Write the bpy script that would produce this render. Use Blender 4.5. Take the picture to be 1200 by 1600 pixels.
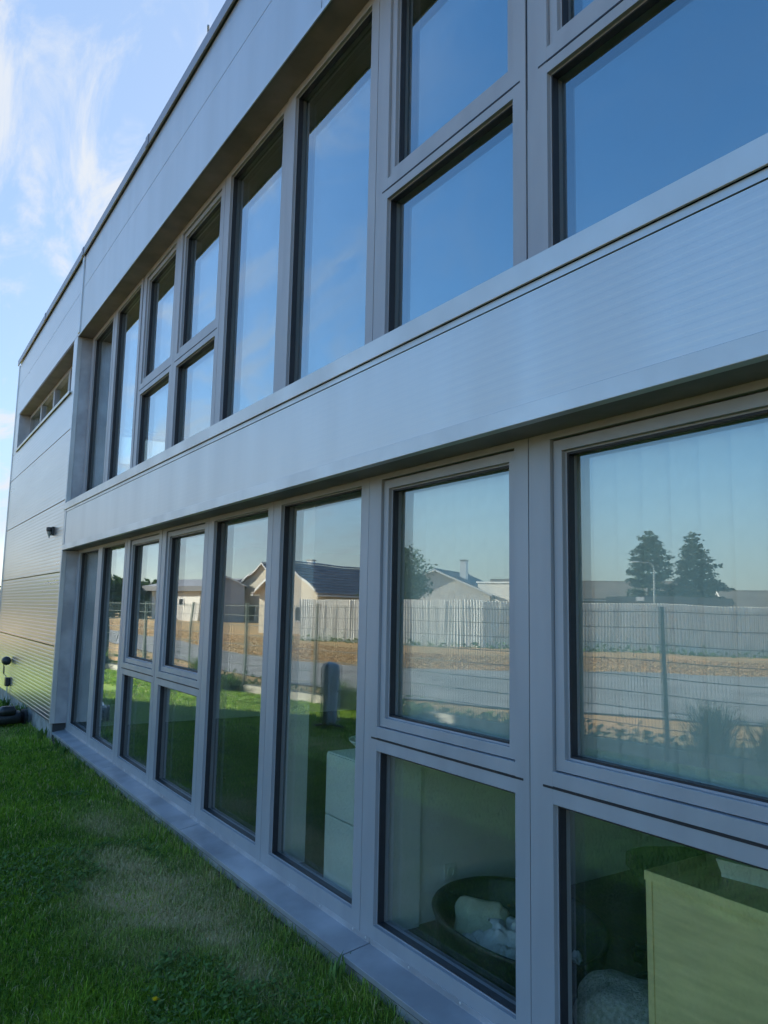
import bpy, math, random
import numpy as np
from mathutils import Matrix, Vector

for o in list(bpy.data.objects):
    bpy.data.objects.remove(o, do_unlink=True)
SC = bpy.context.scene
COL = SC.collection
rad = math.radians
random.seed(7)
rng = np.random.default_rng(11)

# ------------------------------------------------------------------ camera
# x runs along the facade (the far end is -x), y goes into the building, z is up
CAM_Z = 1.68
cam_d = bpy.data.cameras.new('camera')
cam = bpy.data.objects.new('camera', cam_d)
COL.objects.link(cam)
yaw, pitch, roll = rad(33.32), rad(7.376), rad(1.0987)
fw = Vector((-math.cos(yaw) * math.cos(pitch), math.sin(yaw) * math.cos(pitch), math.sin(pitch)))
r0 = fw.cross(Vector((0, 0, 1))).normalized()
u0 = r0.cross(fw)
rr = r0 * math.cos(roll) + u0 * math.sin(roll)
uu = -r0 * math.sin(roll) + u0 * math.cos(roll)
cam.matrix_world = Matrix(((rr.x, uu.x, -fw.x, 0.0), (rr.y, uu.y, -fw.y, -2.1),
                           (rr.z, uu.z, -fw.z, CAM_Z), (0, 0, 0, 1)))
cam_d.sensor_fit = 'VERTICAL'
cam_d.sensor_height = 36.0
cam_d.lens = 36.0 * 1183.2 / 1600.0
cam_d.clip_start = 0.05
cam_d.clip_end = 4000
SC.camera = cam

# ------------------------------------------------------------------ sky, sun, exposure
SUN_DIR = Vector((-0.72, 0.694, 0)).normalized()          # the sun stands behind the building
SUN_EL = rad(23)
W = bpy.data.worlds.new('World')
SC.world = W
W.use_nodes = True
nt = W.node_tree
nt.nodes.clear()


def N(tree, typ, **kw):
    n = tree.nodes.new(typ)
    for k, v in kw.items():
        setattr(n, k, v)
    return n


def mathn(tree, op, a, b=None, clamp=False):
    n = N(tree, 'ShaderNodeMath', operation=op, use_clamp=clamp)
    for i, v in enumerate((a, b)):
        if v is None:
            continue
        if isinstance(v, (int, float)):
            n.inputs[i].default_value = v
        else:
            tree.links.new(v, n.inputs[i])
    return n.outputs[0]


sky = N(nt, 'ShaderNodeTexSky', sky_type='NISHITA')
sky.sun_disc = False
sky.sun_elevation = SUN_EL
sky.sun_rotation = math.atan2(SUN_DIR.x, SUN_DIR.y)
sky.altitude = 200
sky.air_density = 1.0
sky.dust_density = 0.5
sky.ozone_density = 2.2
# thin cirrus: noise on the sky direction laid on a flat cloud deck, thicker on the sun's side
tc = N(nt, 'ShaderNodeTexCoord')
sep = N(nt, 'ShaderNodeSeparateXYZ')
nt.links.new(tc.outputs['Generated'], sep.inputs[0])
zz = mathn(nt, 'ADD', mathn(nt, 'MAXIMUM', sep.outputs[2], 0.0), 0.16)
cmb = N(nt, 'ShaderNodeCombineXYZ')
nt.links.new(mathn(nt, 'DIVIDE', sep.outputs[0], zz), cmb.inputs[0])
nt.links.new(mathn(nt, 'DIVIDE', sep.outputs[1], zz), cmb.inputs[1])
mp = N(nt, 'ShaderNodeMapping')
mp.inputs['Rotation'].default_value = (0, 0, rad(-28))
mp.inputs['Scale'].default_value = (0.75, 1.9, 1.0)
mp.inputs['Location'].default_value = (3.1, 1.7, 0)
nt.links.new(cmb.outputs[0], mp.inputs[0])
cn = N(nt, 'ShaderNodeTexNoise')
cn.inputs['Scale'].default_value = 2.4
cn.inputs['Detail'].default_value = 9
cn.inputs['Roughness'].default_value = 0.62
cn.inputs['Distortion'].default_value = 1.3
nt.links.new(mp.outputs[0], cn.inputs['Vector'])
cr = N(nt, 'ShaderNodeMapRange', interpolation_type='SMOOTHSTEP')
cr.inputs[1].default_value = 0.43
cr.inputs[2].default_value = 0.66
cr.inputs[3].default_value = 0.0
cr.inputs[4].default_value = 0.95
nt.links.new(cn.outputs[0], cr.inputs[0])
dt = N(nt, 'ShaderNodeVectorMath', operation='DOT_PRODUCT')
nt.links.new(tc.outputs['Generated'], dt.inputs[0])
dt.inputs[1].default_value = (SUN_DIR.x, SUN_DIR.y, 0)
side = N(nt, 'ShaderNodeMapRange', interpolation_type='SMOOTHSTEP')
side.inputs[1].default_value = 0.0
side.inputs[2].default_value = 0.75
side.inputs[3].default_value = 0.03
side.inputs[4].default_value = 1.0
nt.links.new(dt.outputs['Value'], side.inputs[0])
hz = N(nt, 'ShaderNodeMapRange', interpolation_type='SMOOTHSTEP')
hz.inputs[1].default_value = 0.0
hz.inputs[2].default_value = 0.10
nt.links.new(sep.outputs[2], hz.inputs[0])
cfac = mathn(nt, 'MULTIPLY', mathn(nt, 'MULTIPLY', cr.outputs[0], side.outputs[0]), hz.outputs[0], True)
hs = N(nt, 'ShaderNodeHueSaturation')
hs.inputs['Saturation'].default_value = 1.24
nt.links.new(sky.outputs[0], hs.inputs['Color'])


def skymix(fac, a, col):
    m_ = N(nt, 'ShaderNodeMix', data_type='RGBA')
    nt.links.new(fac, m_.inputs[0])
    nt.links.new(a, m_.inputs[6])
    m_.inputs[7].default_value = (*col, 1)
    return m_.outputs[2]


# pale haze low over the horizon all round, a thin high veil on the sun's side, then the cirrus
hb = N(nt, 'ShaderNodeMapRange', interpolation_type='SMOOTHSTEP')
hb.inputs[1].default_value = 0.0
hb.inputs[2].default_value = 0.24
hb.inputs[3].default_value = 0.72
hb.inputs[4].default_value = 0.0
nt.links.new(sep.outputs[2], hb.inputs[0])
skc = skymix(hb.outputs[0], hs.outputs[0], (1.95, 2.05, 2.2))
skc = skymix(mathn(nt, 'MULTIPLY', mathn(nt, 'MULTIPLY', side.outputs[0], hz.outputs[0]), 0.78, True), skc, (1.10, 1.42, 1.93))
skc = skymix(cfac, skc, (2.1, 2.22, 2.4))
bg = N(nt, 'ShaderNodeBackground')
bg.inputs[1].default_value = 0.13
nt.links.new(skc, bg.inputs[0])
wo = N(nt, 'ShaderNodeOutputWorld')
nt.links.new(bg.outputs[0], wo.inputs[0])

sun_d = bpy.data.lights.new('sun', 'SUN')
sun_d.energy = 5.0
sun_d.angle = rad(0.53)
sun_d.color = (1.0, 0.91, 0.78)
sun = bpy.data.objects.new('sun', sun_d)
COL.objects.link(sun)
sdir = Vector((SUN_DIR.x * math.cos(SUN_EL), SUN_DIR.y * math.cos(SUN_EL), math.sin(SUN_EL)))
sun.rotation_euler = (-sdir).to_track_quat('-Z', 'Y').to_euler()
sun.location = sdir * 60

SC.view_settings.view_transform = 'Standard'
SC.view_settings.look = 'None'
SC.view_settings.gamma = 1.0
SC.view_settings.use_curve_mapping = False
SC.view_settings.exposure = 1.6
SC.render.engine = 'CYCLES'
SC.cycles.use_denoising = True
SC.cycles.max_bounces = 7
SC.cycles.use_adaptive_sampling = True
SC.cycles.adaptive_threshold = 0.02
SC.cycles.transparent_max_bounces = 24
SC.cycles.glossy_bounces = 5
SC.cycles.diffuse_bounces = 4
SC.cycles.sample_clamp_indirect = 6.0
SC.cycles.caustics_reflective = False
SC.cycles.caustics_refractive = False


# ------------------------------------------------------------------ materials
def new_mat(name):
    m = bpy.data.materials.new(name)
    m.use_nodes = True
    t = m.node_tree
    b = t.nodes['Principled BSDF']
    return m, t, b


def mat(name, col, rough=0.6, metal=0.0, var=0.12, scale=6.0, bump=0.0, bscale=60.0, col2=None, spec=0.5,
        stretch=(1, 1, 1), rvar=0.0, detail=5, lo=0.35, hi=0.65):
    m, t, b = new_mat(name)
    tcn = N(t, 'ShaderNodeTexCoord')
    mpn = N(t, 'ShaderNodeMapping')
    mpn.inputs['Scale'].default_value = stretch
    t.links.new(tcn.outputs['Object'], mpn.inputs[0])
    nz = N(t, 'ShaderNodeTexNoise')
    nz.inputs['Scale'].default_value = scale
    nz.inputs['Detail'].default_value = detail
    t.links.new(mpn.outputs[0], nz.inputs['Vector'])
    mr = N(t, 'ShaderNodeMapRange')
    mr.inputs[1].default_value = lo
    mr.inputs[2].default_value = hi
    t.links.new(nz.outputs[0], mr.inputs[0])
    mx = N(t, 'ShaderNodeMix', data_type='RGBA')
    c2 = col2 if col2 else tuple(c * (1 - var) for c in col)
    mx.inputs[6].default_value = (*[min(1, c * (1 + (0 if col2 else var))) for c in col], 1)
    mx.inputs[7].default_value = (*c2, 1)
    t.links.new(mr.outputs[0], mx.inputs[0])
    t.links.new(mx.outputs[2], b.inputs['Base Color'])
    b.inputs['Roughness'].default_value = rough
    if rvar:
        mr2 = N(t, 'ShaderNodeMapRange')
        mr2.inputs[3].default_value = rough - rvar
        mr2.inputs[4].default_value = rough + rvar
        t.links.new(nz.outputs[0], mr2.inputs[0])
        t.links.new(mr2.outputs[0], b.inputs['Roughness'])
    b.inputs['Metallic'].default_value = metal
    b.inputs['Specular IOR Level'].default_value = spec
    if bump:
        n2 = N(t, 'ShaderNodeTexNoise')
        n2.inputs['Scale'].default_value = bscale
        n2.inputs['Detail'].default_value = 4
        t.links.new(mpn.outputs[0], n2.inputs['Vector'])
        bp = N(t, 'ShaderNodeBump')
        bp.inputs['Strength'].default_value = bump
        bp.inputs['Distance'].default_value = 0.01
        t.links.new(n2.outputs[0], bp.inputs['Height'])
        t.links.new(bp.outputs[0], b.inputs['Normal'])
    return m


def glass_mat(name, gain, tint, wave):
    """coated double glazing: each face mirrors by Fresnel and lets tinted light through"""
    m = bpy.data.materials.new(name)
    m.use_nodes = True
    t = m.node_tree
    t.nodes.clear()
    out = N(t, 'ShaderNodeOutputMaterial')
    ge = N(t, 'ShaderNodeNewGeometry')
    dp = N(t, 'ShaderNodeVectorMath', operation='DOT_PRODUCT')
    t.links.new(ge.outputs['Normal'], dp.inputs[0])
    t.links.new(ge.outputs['Incoming'], dp.inputs[1])
    cs_ = mathn(t, 'SUBTRACT', 1.0, mathn(t, 'ABSOLUTE', dp.outputs['Value']), True)
    schlick = mathn(t, 'ADD', mathn(t, 'MULTIPLY', mathn(t, 'POWER', cs_, 5.0), 0.957), 0.043, True)
    gl = N(t, 'ShaderNodeBsdfGlossy')
    gl.inputs['Roughness'].default_value = 0.0
    gl.inputs['Color'].default_value = (0.86, 0.95, 1.0, 1)
    tr = N(t, 'ShaderNodeBsdfTransparent')
    tr.inputs[0].default_value = (*tint, 1)
    tcn = N(t, 'ShaderNodeTexCoord')
    oi = N(t, 'ShaderNodeObjectInfo')
    off = N(t, 'ShaderNodeVectorMath', operation='SCALE')
    off.inputs[0].default_value = (31.0, 17.0, 23.0)
    t.links.new(oi.outputs['Random'], off.inputs['Scale'])
    add = N(t, 'ShaderNodeVectorMath', operation='ADD')
    t.links.new(tcn.outputs['Object'], add.inputs[0])
    t.links.new(off.outputs[0], add.inputs[1])
    mp_ = N(t, 'ShaderNodeMapping')
    mp_.inputs['Scale'].default_value = (1.0, 0.2, 0.55)
    t.links.new(add.outputs[0], mp_.inputs[0])
    nz = N(t, 'ShaderNodeTexNoise')
    nz.inputs['Scale'].default_value = 1.7
    nz.inputs['Detail'].default_value = 1.5
    t.links.new(mp_.outputs[0], nz.inputs['Vector'])
    bp = N(t, 'ShaderNodeBump')
    bp.inputs['Strength'].default_value = 1.0
    bp.inputs['Distance'].default_value = wave
    t.links.new(nz.outputs[0], bp.inputs['Height'])
    t.links.new(bp.outputs[0], gl.inputs['Normal'])
    # R of two faces of one sheet, lifted a little by the coating
    f2 = mathn(t, 'MULTIPLY', schlick, 2.0)
    f2 = mathn(t, 'DIVIDE', f2, mathn(t, 'ADD', schlick, 1.0))
    f2 = mathn(t, 'ADD', mathn(t, 'MULTIPLY', f2, 1.0 - gain), gain, True)
    mx = N(t, 'ShaderNodeMixShader')
    t.links.new(f2, mx.inputs[0])
    t.links.new(tr.outputs[0], mx.inputs[1])
    t.links.new(gl.outputs[0], mx.inputs[2])
    # a film of dust and old rain marks
    dn = N(t, 'ShaderNodeTexNoise')
    dn.inputs['Scale'].default_value = 5.0
    dn.inputs['Detail'].default_value = 7
    mp2 = N(t, 'ShaderNodeMapping')
    mp2.inputs['Scale'].default_value = (2.2, 1.0, 0.35)
    t.links.new(add.outputs[0], mp2.inputs[0])
    t.links.new(mp2.outputs[0], dn.inputs['Vector'])
    dr_ = N(t, 'ShaderNodeMapRange')
    dr_.inputs[1].default_value = 0.42
    dr_.inputs[2].default_value = 0.75
    dr_.inputs[3].default_value = 0.0
    dr_.inputs[4].default_value = 0.012
    t.links.new(dn.outputs[0], dr_.inputs[0])
    df = N(t, 'ShaderNodeBsdfDiffuse')
    df.inputs[0].default_value = (0.55, 0.55, 0.53, 1)
    mx2 = N(t, 'ShaderNodeMixShader')
    t.links.new(dr_.outputs[0], mx2.inputs[0])
    t.links.new(mx.outputs[0], mx2.inputs[1])
    t.links.new(df.outputs[0], mx2.inputs[2])
    t.links.new(mx2.outputs[0], out.inputs[0])
    return m


M = {}
M['frame'] = mat('grey_window_paint', (0.295, 0.30, 0.322), 0.40, 0.0, 0.07, 2.2, 0.05, 700, rvar=0.08, stretch=(2.5, 1, 0.5))
M['gasket'] = mat('black_rubber', (0.012, 0.012, 0.016), 0.55, 0.0, 0.2, 20)
M['clad'] = mat('silver_cladding', (0.50, 0.50, 0.50), 0.42, 0.78, 0.03, 1.3, 0.0, rvar=0.06, stretch=(2.6, 1, 0.35), detail=8)
M['wing'] = mat('silver_wing_cladding', (0.45, 0.455, 0.455), 0.29, 0.85, 0.03, 1.2, 0.0, rvar=0.04, stretch=(0.35, 1, 2.5))
M['trim'] = mat('silver_flashing', (0.50, 0.505, 0.51), 0.42, 0.65, 0.08, 2.5, 0.04, 300, rvar=0.06)
M['coping'] = mat('grey_coping_sheet', (0.20, 0.215, 0.25), 0.4, 0.3, 0.08, 2.5, 0.04, 300)
M['sill'] = mat('grey_sill_sheet', (0.36, 0.365, 0.39), 0.42, 0.4, 0.2, 3.5, 0.05, 200, rvar=0.08)
M['soffit'] = mat('dark_soffit', (0.19, 0.155, 0.14), 0.6, 0.0, 0.2, 4)
M['glass'] = glass_mat('clear_glass', 0.09, (0.965, 0.985, 0.955), 0.0014)
M['glass_up'] = glass_mat('sun_control_glass', 0.20, (0.93, 0.975, 0.94), 0.0012)
M['concrete'] = mat('concrete', (0.30, 0.29, 0.27), 0.85, 0, 0.25, 7, 0.5, 60)
M['darkcore'] = mat('dark_wall_core', (0.05, 0.05, 0.055), 0.8)
M['plaster'] = mat('white_plaster', (0.80, 0.80, 0.77), 0.75, 0, 0.04, 3)
M['ceil'] = mat('ceiling_board', (0.70, 0.70, 0.70), 0.9, 0, 0.04, 3)
M['floor'] = mat('brown_floor', (0.10, 0.06, 0.04), 0.5, 0, 0.3, 9, stretch=(1, 6, 1))
M['carpet'] = mat('grey_carpet', (0.08, 0.08, 0.085), 0.95, 0, 0.2, 60)
M['roof'] = mat('roof_membrane', (0.25, 0.25, 0.26), 0.8)
M['dark'] = mat('dark_plastic', (0.016, 0.017, 0.019), 0.42, 0, 0.3, 12, 0.05, 200)
M['chrome'] = mat('grey_metal_bar', (0.55, 0.56, 0.58), 0.3, 0.9, 0.05)
M['galv'] = mat('galvanised_steel', (0.36, 0.38, 0.38), 0.5, 0.6, 0.12, 8)
M['fence'] = mat('dark_green_fence_paint', (0.03, 0.055, 0.05), 0.5, 0.1, 0.15, 9)
M['kerb'] = mat('pale_concrete_kerb', (0.46, 0.42, 0.35), 0.9, 0, 0.2, 5, 0.5, 50)
M['asphalt'] = mat('asphalt', (0.25, 0.235, 0.215), 0.9, 0, 0.2, 0.8, 0.4, 30)
M['white_wall'] = mat('white_render', (0.66, 0.63, 0.57), 0.85, 0, 0.06, 0.6)
M['cream'] = mat('cream_render', (0.62, 0.55, 0.44), 0.85, 0, 0.08, 0.5)
M['grey_wall'] = mat('grey_render', (0.33, 0.34, 0.36), 0.85, 0, 0.08, 0.5)
M['tiles'] = mat('dark_roof_tile', (0.36, 0.32, 0.31), 0.85, 0, 0.25, 3, spec=0.15)
M['greyroof'] = mat('grey_roof_sheet', (0.22, 0.22, 0.23), 0.7, 0, 0.12, 1)
M['brownroof'] = mat('brown_roof_sheet', (0.20, 0.165, 0.13), 0.8, 0, 0.2, 0.4)
M['fascia'] = mat('dark_fascia', (0.07, 0.07, 0.08), 0.6)
M['whitepaint'] = mat('white_paint', (0.75, 0.75, 0.73), 0.5, 0, 0.04)
M['housepane'] = mat('dark_house_pane', (0.03, 0.035, 0.04), 0.08, 0, 0.2)
M['sheet'] = mat('weathered_fibre_cement', (0.84, 0.82, 0.76), 0.85, 0, 0.12, 1.4, stretch=(1, 1, 0.35))
M['bark'] = mat('bark', (0.10, 0.075, 0.055), 0.9, 0, 0.3, 9, 0.6, 30)
M['blind'] = mat('pale_blind_fabric', (0.60, 0.65, 0.60), 0.85, 0, 0.04, 12)
M['wood_pale'] = mat('pale_birch_board', (0.85, 0.69, 0.31), 0.5, 0, 0.12, 5, stretch=(1, 1, 7))
M['wood_top'] = mat('brown_desk_top', (0.34, 0.21, 0.10), 0.35, 0, 0.25, 4, stretch=(6, 1, 1))
M['white'] = mat('white_lacquer', (0.74, 0.76, 0.72), 0.4, 0, 0.03)
M['paperbox'] = mat('pale_paper', (0.66, 0.72, 0.64), 0.8, 0, 0.05)
M['fluff'] = mat('grey_fleece', (0.34, 0.35, 0.33), 1.0, 0, 0.25, 70, 1.0, 120)
M['cloth'] = mat('pale_cloth', (0.78, 0.73, 0.71), 0.95, 0, 0.14, 9, 0.3, 90)
M['pillow'] = mat('cream_pillow', (0.58, 0.56, 0.40), 0.95, 0, 0.1, 9, 0.3, 80)
M['chairfab'] = mat('black_chair_fabric', (0.02, 0.019, 0.02), 0.9, 0, 0.2, 60)
M['radiator'] = mat('grey_radiator_enamel', (0.30, 0.34, 0.40), 0.4, 0, 0.05)
M['cover'] = mat('grey_cover_fabric', (0.30, 0.33, 0.37), 0.5, 0, 0.2, 9, 0.2, 60)
M['yellow'] = mat('dandelion_yellow', (0.80, 0.56, 0.01), 0.7, 0, 0.1, 200)
M['lamp_head'] = mat('lamp_head_grey', (0.42, 0.43, 0.44), 0.5, 0.3, 0.05)
M['sign'] = mat('white_sign', (0.75, 0.75, 0.75), 0.5)


def leaf_mat(name, c1, c2, transl=0.25):
    """foliage: colour varies by the per-leaf attribute 'tone'"""
    m, t, b = new_mat(name)
    at = N(t, 'ShaderNodeAttribute', attribute_name='tone')
    mx = N(t, 'ShaderNodeMix', data_type='RGBA')
    mx.inputs[6].default_value = (*c1, 1)
    mx.inputs[7].default_value = (*c2, 1)
    t.links.new(at.outputs['Fac'], mx.inputs[0])
    t.links.new(mx.outputs[2], b.inputs['Base Color'])
    b.inputs['Roughness'].default_value = 0.6
    b.inputs['Specular IOR Level'].default_value = 0.25
    tl = N(t, 'ShaderNodeBsdfTranslucent')
    t.links.new(mx.outputs[2], tl.inputs[0])
    ms = N(t, 'ShaderNodeMixShader')
    ms.inputs[0].default_value = transl
    o = t.nodes['Material Output']
    t.links.new(b.outputs[0], ms.inputs[1])
    t.links.new(tl.outputs[0], ms.inputs[2])
    t.links.new(ms.outputs[0], o.inputs[0])
    return m


M['leaf_green'] = leaf_mat('broad_leaf', (0.035, 0.075, 0.02), (0.10, 0.155, 0.045))
M['leaf_dark'] = leaf_mat('dark_hedge_leaf', (0.022, 0.05, 0.016), (0.07, 0.115, 0.03))
M['needle'] = leaf_mat('conifer_needle', (0.016, 0.034, 0.020), (0.055, 0.085, 0.045), 0.12)
M['weed'] = leaf_mat('weed_leaf', (0.05, 0.12, 0.022), (0.15, 0.25, 0.06), 0.3)
M['straw'] = leaf_mat('dry_weed', (0.40, 0.24, 0.10), (0.56, 0.36, 0.16), 0.3)


def grass_mat():
    m, t, b = new_mat('lawn_blade')
    at = N(t, 'ShaderNodeAttribute', attribute_name='tone')
    dry = N(t, 'ShaderNodeAttribute', attribute_name='dry')
    mx = N(t, 'ShaderNodeMix', data_type='RGBA')
    mx.inputs[6].default_value = (0.042, 0.12, 0.006, 1)
    mx.inputs[7].default_value = (0.31, 0.49, 0.035, 1)
    t.links.new(at.outputs['Fac'], mx.inputs[0])
    m2 = N(t, 'ShaderNodeMix', data_type='RGBA')
    m2.inputs[7].default_value = (0.62, 0.49, 0.28, 1)
    t.links.new(dry.outputs['Fac'], m2.inputs[0])
    t.links.new(mx.outputs[2], m2.inputs[6])
    t.links.new(m2.outputs[2], b.inputs['Base Color'])
    b.inputs['Roughness'].default_value = 0.55
    b.inputs['Specular IOR Level'].default_value = 0.3
    tl = N(t, 'ShaderNodeBsdfTranslucent')
    t.links.new(m2.outputs[2], tl.inputs[0])
    ms = N(t, 'ShaderNodeMixShader')
    ms.inputs[0].default_value = 0.42
    t.links.new(b.outputs[0], ms.inputs[1])
    t.links.new(tl.outputs[0], ms.inputs[2])
    t.links.new(ms.outputs[0], t.nodes['Material Output'].inputs[0])
    return m


M['grass'] = grass_mat()
M['lawn'] = mat('lawn_turf', (0.33, 0.43, 0.04), 0.95, 0, 0.0, 1.6, 0.8, 60, col2=(0.21, 0.32, 0.028))
M['field'] = mat('dry_field', (0.58, 0.31, 0.11), 0.95, 0, 0.0, 0.35, 0.8, 12, col2=(0.36, 0.25, 0.095), detail=9)
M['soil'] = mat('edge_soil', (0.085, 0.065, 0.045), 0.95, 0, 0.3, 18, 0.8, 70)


# ------------------------------------------------------------------ mesh helpers
class MB:
    def __init__(self):
        self.v, self.f, self.sm = [], [], False

    def box(self, x0, x1, y0, y1, z0, z1):
        b = len(self.v)
        self.v += [(x0, y0, z0), (x1, y0, z0), (x1, y1, z0), (x0, y1, z0),
                   (x0, y0, z1), (x1, y0, z1), (x1, y1, z1), (x0, y1, z1)]
        self.f += [tuple(b + i for i in q) for q in
                   ((0, 3, 2, 1), (4, 5, 6, 7), (0, 1, 5, 4), (1, 2, 6, 5), (2, 3, 7, 6), (3, 0, 4, 7))]
        return self

    def ring(self, x0, x1, z0, z1, w, y0, y1, wl=None, wr=None, wb=None, wt=None):
        """rectangular frame in the xz plane; w = bar widths; bars butt, sides run through"""
        wl = w if wl is None else wl
        wr = w if wr is None else wr
        wb = w if wb is None else wb
        wt = w if wt is None else wt
        b = len(self.v)
        o = [(x0, z0), (x1, z0), (x1, z1), (x0, z1)]
        i = [(x0 + wl, z0 + wb), (x1 - wr, z0 + wb), (x1 - wr, z1 - wt), (x0 + wl, z1 - wt)]
        for y in (y0, y1):
            self.v += [(p[0], y, p[1]) for p in o] + [(p[0], y, p[1]) for p in i]
        for k in range(4):
            n = (k + 1) % 4
            self.f += [(b + k, b + n, b + 4 + n, b + 4 + k), (b + 8 + k, b + 12 + k, b + 12 + n, b + 8 + n),
                       (b + k, b + 8 + k, b + 8 + n, b + n), (b + 4 + k, b + 4 + n, b + 12 + n, b + 12 + k)]
        return self

    def extrude(self, prof, axis, a0, a1, closed=True):
        """profile points (p,q); axis 'x': p=y,q=z  'y': p=x,q=z  'z': p=x,q=y"""
        b = len(self.v)
        n = len(prof)
        for a in (a0, a1):
            for p, q in prof:
                self.v.append({'x': (a, p, q), 'y': (p, a, q), 'z': (p, q, a)}[axis])
        for k in range(n if closed else n - 1):
            m = (k + 1) % n
            self.f.append((b + k, b + m, b + n + m, b + n + k))
        if closed:
            self.f.append(tuple(b + k for k in range(n))[::-1])
            self.f.append(tuple(b + n + k for k in range(n)))
        return self

    def tube(self, p0, p1, r0, r1=None, n=8, cap=True):
        r1 = r0 if r1 is None else r1
        p0, p1 = Vector(p0), Vector(p1)
        d = (p1 - p0).normalized()
        a = d.orthogonal().normalized()
        c = d.cross(a)
        b = len(self.v)
        for p, r in ((p0, r0), (p1, r1)):
            for k in range(n):
                t = 2 * math.pi * k / n
                q = p + (a * math.cos(t) + c * math.sin(t)) * r
                self.v.append(tuple(q))
        for k in range(n):
            m = (k + 1) % n
            self.f.append((b + k, b + m, b + n + m, b + n + k))
        if cap:
            self.f.append(tuple(b + k for k in range(n))[::-1])
            self.f.append(tuple(b + n + k for k in range(n)))
        return self

    def path(self, pts, r, n=6):
        for a, b_ in zip(pts[:-1], pts[1:]):
            self.tube(a, b_, r, r, n)
        return self

    def lathe(self, prof, c=(0, 0, 0), n=16, sx=1.0, sy=1.0):
        b = len(self.v)
        for r, z in prof:
            for k in range(n):
                t = 2 * math.pi * k / n
                self.v.append((c[0] + r * sx * math.cos(t), c[1] + r * sy * math.sin(t), c[2] + z))
        for j in range(len(prof) - 1):
            for k in range(n):
                m = (k + 1) % n
                self.f.append((b + j * n + k, b + j * n + m, b + (j + 1) * n + m, b + (j + 1) * n + k))
        self.f.append(tuple(b + k for k in range(n))[::-1])
        e = b + (len(prof) - 1) * n
        self.f.append(tuple(e + k for k in range(n)))
        return self

    def quad(self, *p):
        b = len(self.v)
        self.v += [tuple(q) for q in p]
        self.f.append(tuple(range(b, b + len(p))))
        return self

    def mesh(self, name, material):
        me = bpy.data.meshes.new(name)
        me.from_pydata(self.v, [], self.f)
        me.materials.append(material)
        if self.sm:
            for p in me.polygons:
                p.use_smooth = True
        me.update()
        return me

    def build(self, name, material, parent=None, loc=None, bevel=0.0, smooth=False):
        self.sm = smooth
        return link(name, self.mesh(name, material), parent, loc, bevel)


def link(name, me, parent=None, loc=None, bevel=0.0):
    o = bpy.data.objects.new(name, me)
    COL.objects.link(o)
    if parent is not None:
        o.parent = parent
    if loc is not None:
        o.location = loc
    if bevel:
        md = o.modifiers.new('edge', 'BEVEL')
        md.width = bevel
        md.segments = 2
        md.limit_method = 'ANGLE'
    return o


def tag(o, label=None, cat=None, group=None, kind=None):
    if label:
        o['label'] = label
    if cat:
        o['category'] = cat
    if group:
        o['group'] = group
    if kind:
        o['kind'] = kind
    return o


def thing(name, label, cat, loc=(0, 0, 0), rz=0.0, group=None):
    o = bpy.data.objects.new(name, None)
    o.empty_display_size = 0.2
    COL.objects.link(o)
    o.location = loc
    o.rotation_euler = (0, 0, rz)
    return tag(o, label, cat, group)


def copy_tree(o, parent=None):
    c = o.copy()
    COL.objects.link(c)
    c.parent = parent
    for ch in list(o.children):
        copy_tree(ch, c)
    return c


# ------------------------------------------------------------------ ground
FB, FA = -0.18, -7.8             # boundary fence line  y = FA + FB * x


def fence_y(x):
    return FA + FB * x


def lawn_z(x, y):
    fy = fence_y(x)
    t = (y + 0.3) / (fy + 0.3)
    return -0.03 - 0.19 * max(0.0, min(1.0, t))


g = MB()
g.quad((-1500, -1500, -0.30), (1500, -1500, -0.30), (1500, 1500, -0.30), (-1500, 1500, -0.30))
tag(g.build('field_ground', M['field']), kind='structure')

g = MB()
xs = np.concatenate([np.linspace(-45, -16, 16), np.linspace(-15, 12, 46)])
ts = np.linspace(0, 1, 14)
for x in xs:
    for t in ts:
        y1 = 0.3 if x > -16.4 else 14.0
        y = y1 + (fence_y(x) + 0.02 - y1) * t
        g.v.append((x, y, lawn_z(x, y)))
n = len(ts)
for i in range(len(xs) - 1):
    for j in range(n - 1):
        g.f.append((i * n + j, i * n + j + 1, (i + 1) * n + j + 1, (i + 1) * n + j))
tag(g.build('lawn', M['lawn'], smooth=True), kind='structure')

# street, seen in the panes
near = [(-90, -9.5), (-58, -8.8), (-41.5, -7.95), (-27, -7.1), (-21.3, -6.9), (-18, -7.0), (-15.5, -7.35), (-14.2, -7.7),
        (-11.9, -8.7), (-11, -9.5), (-9.4, -10.6), (-8, -11.5), (-2, -15.5), (10, -24)]
far = [(-90, -14.5), (-57, -12.6), (-43, -12.2), (-31, -10.9), (-25.9, -10.9), (-22.8, -11.9), (-21.6, -12.8), (-19.6, -15.3),
       (-18.6, -17.6), (-16.7, -20.7), (-14.8, -23), (-13, -25.2), (-8, -30), (2, -38)]
g = MB()
for a, b in zip(near, far):
    g.v += [(a[0], a[1], -0.262), (b[0], b[1], -0.262)]
for i in range(len(near) - 1):
    g.f.append((2 * i, 2 * i + 2, 2 * i + 3, 2 * i + 1))
tag(g.build('street', M['asphalt']), kind='structure')

# ------------------------------------------------------------------ the office building
XL, XR = -16.15, 3.0          # building ends
X0, MOD, NU = -10.42, 1.18, 10  # first window joint, module, number of units
YC = -0.19                    # outer face of the cladding; window frames stand at y = 0
XW = X0 + MOD * NU            # right end of the window bands (1.38)
B = thing('office_building', 'two storey silver metal clad office building with bands of grey framed windows', 'building')


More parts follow.
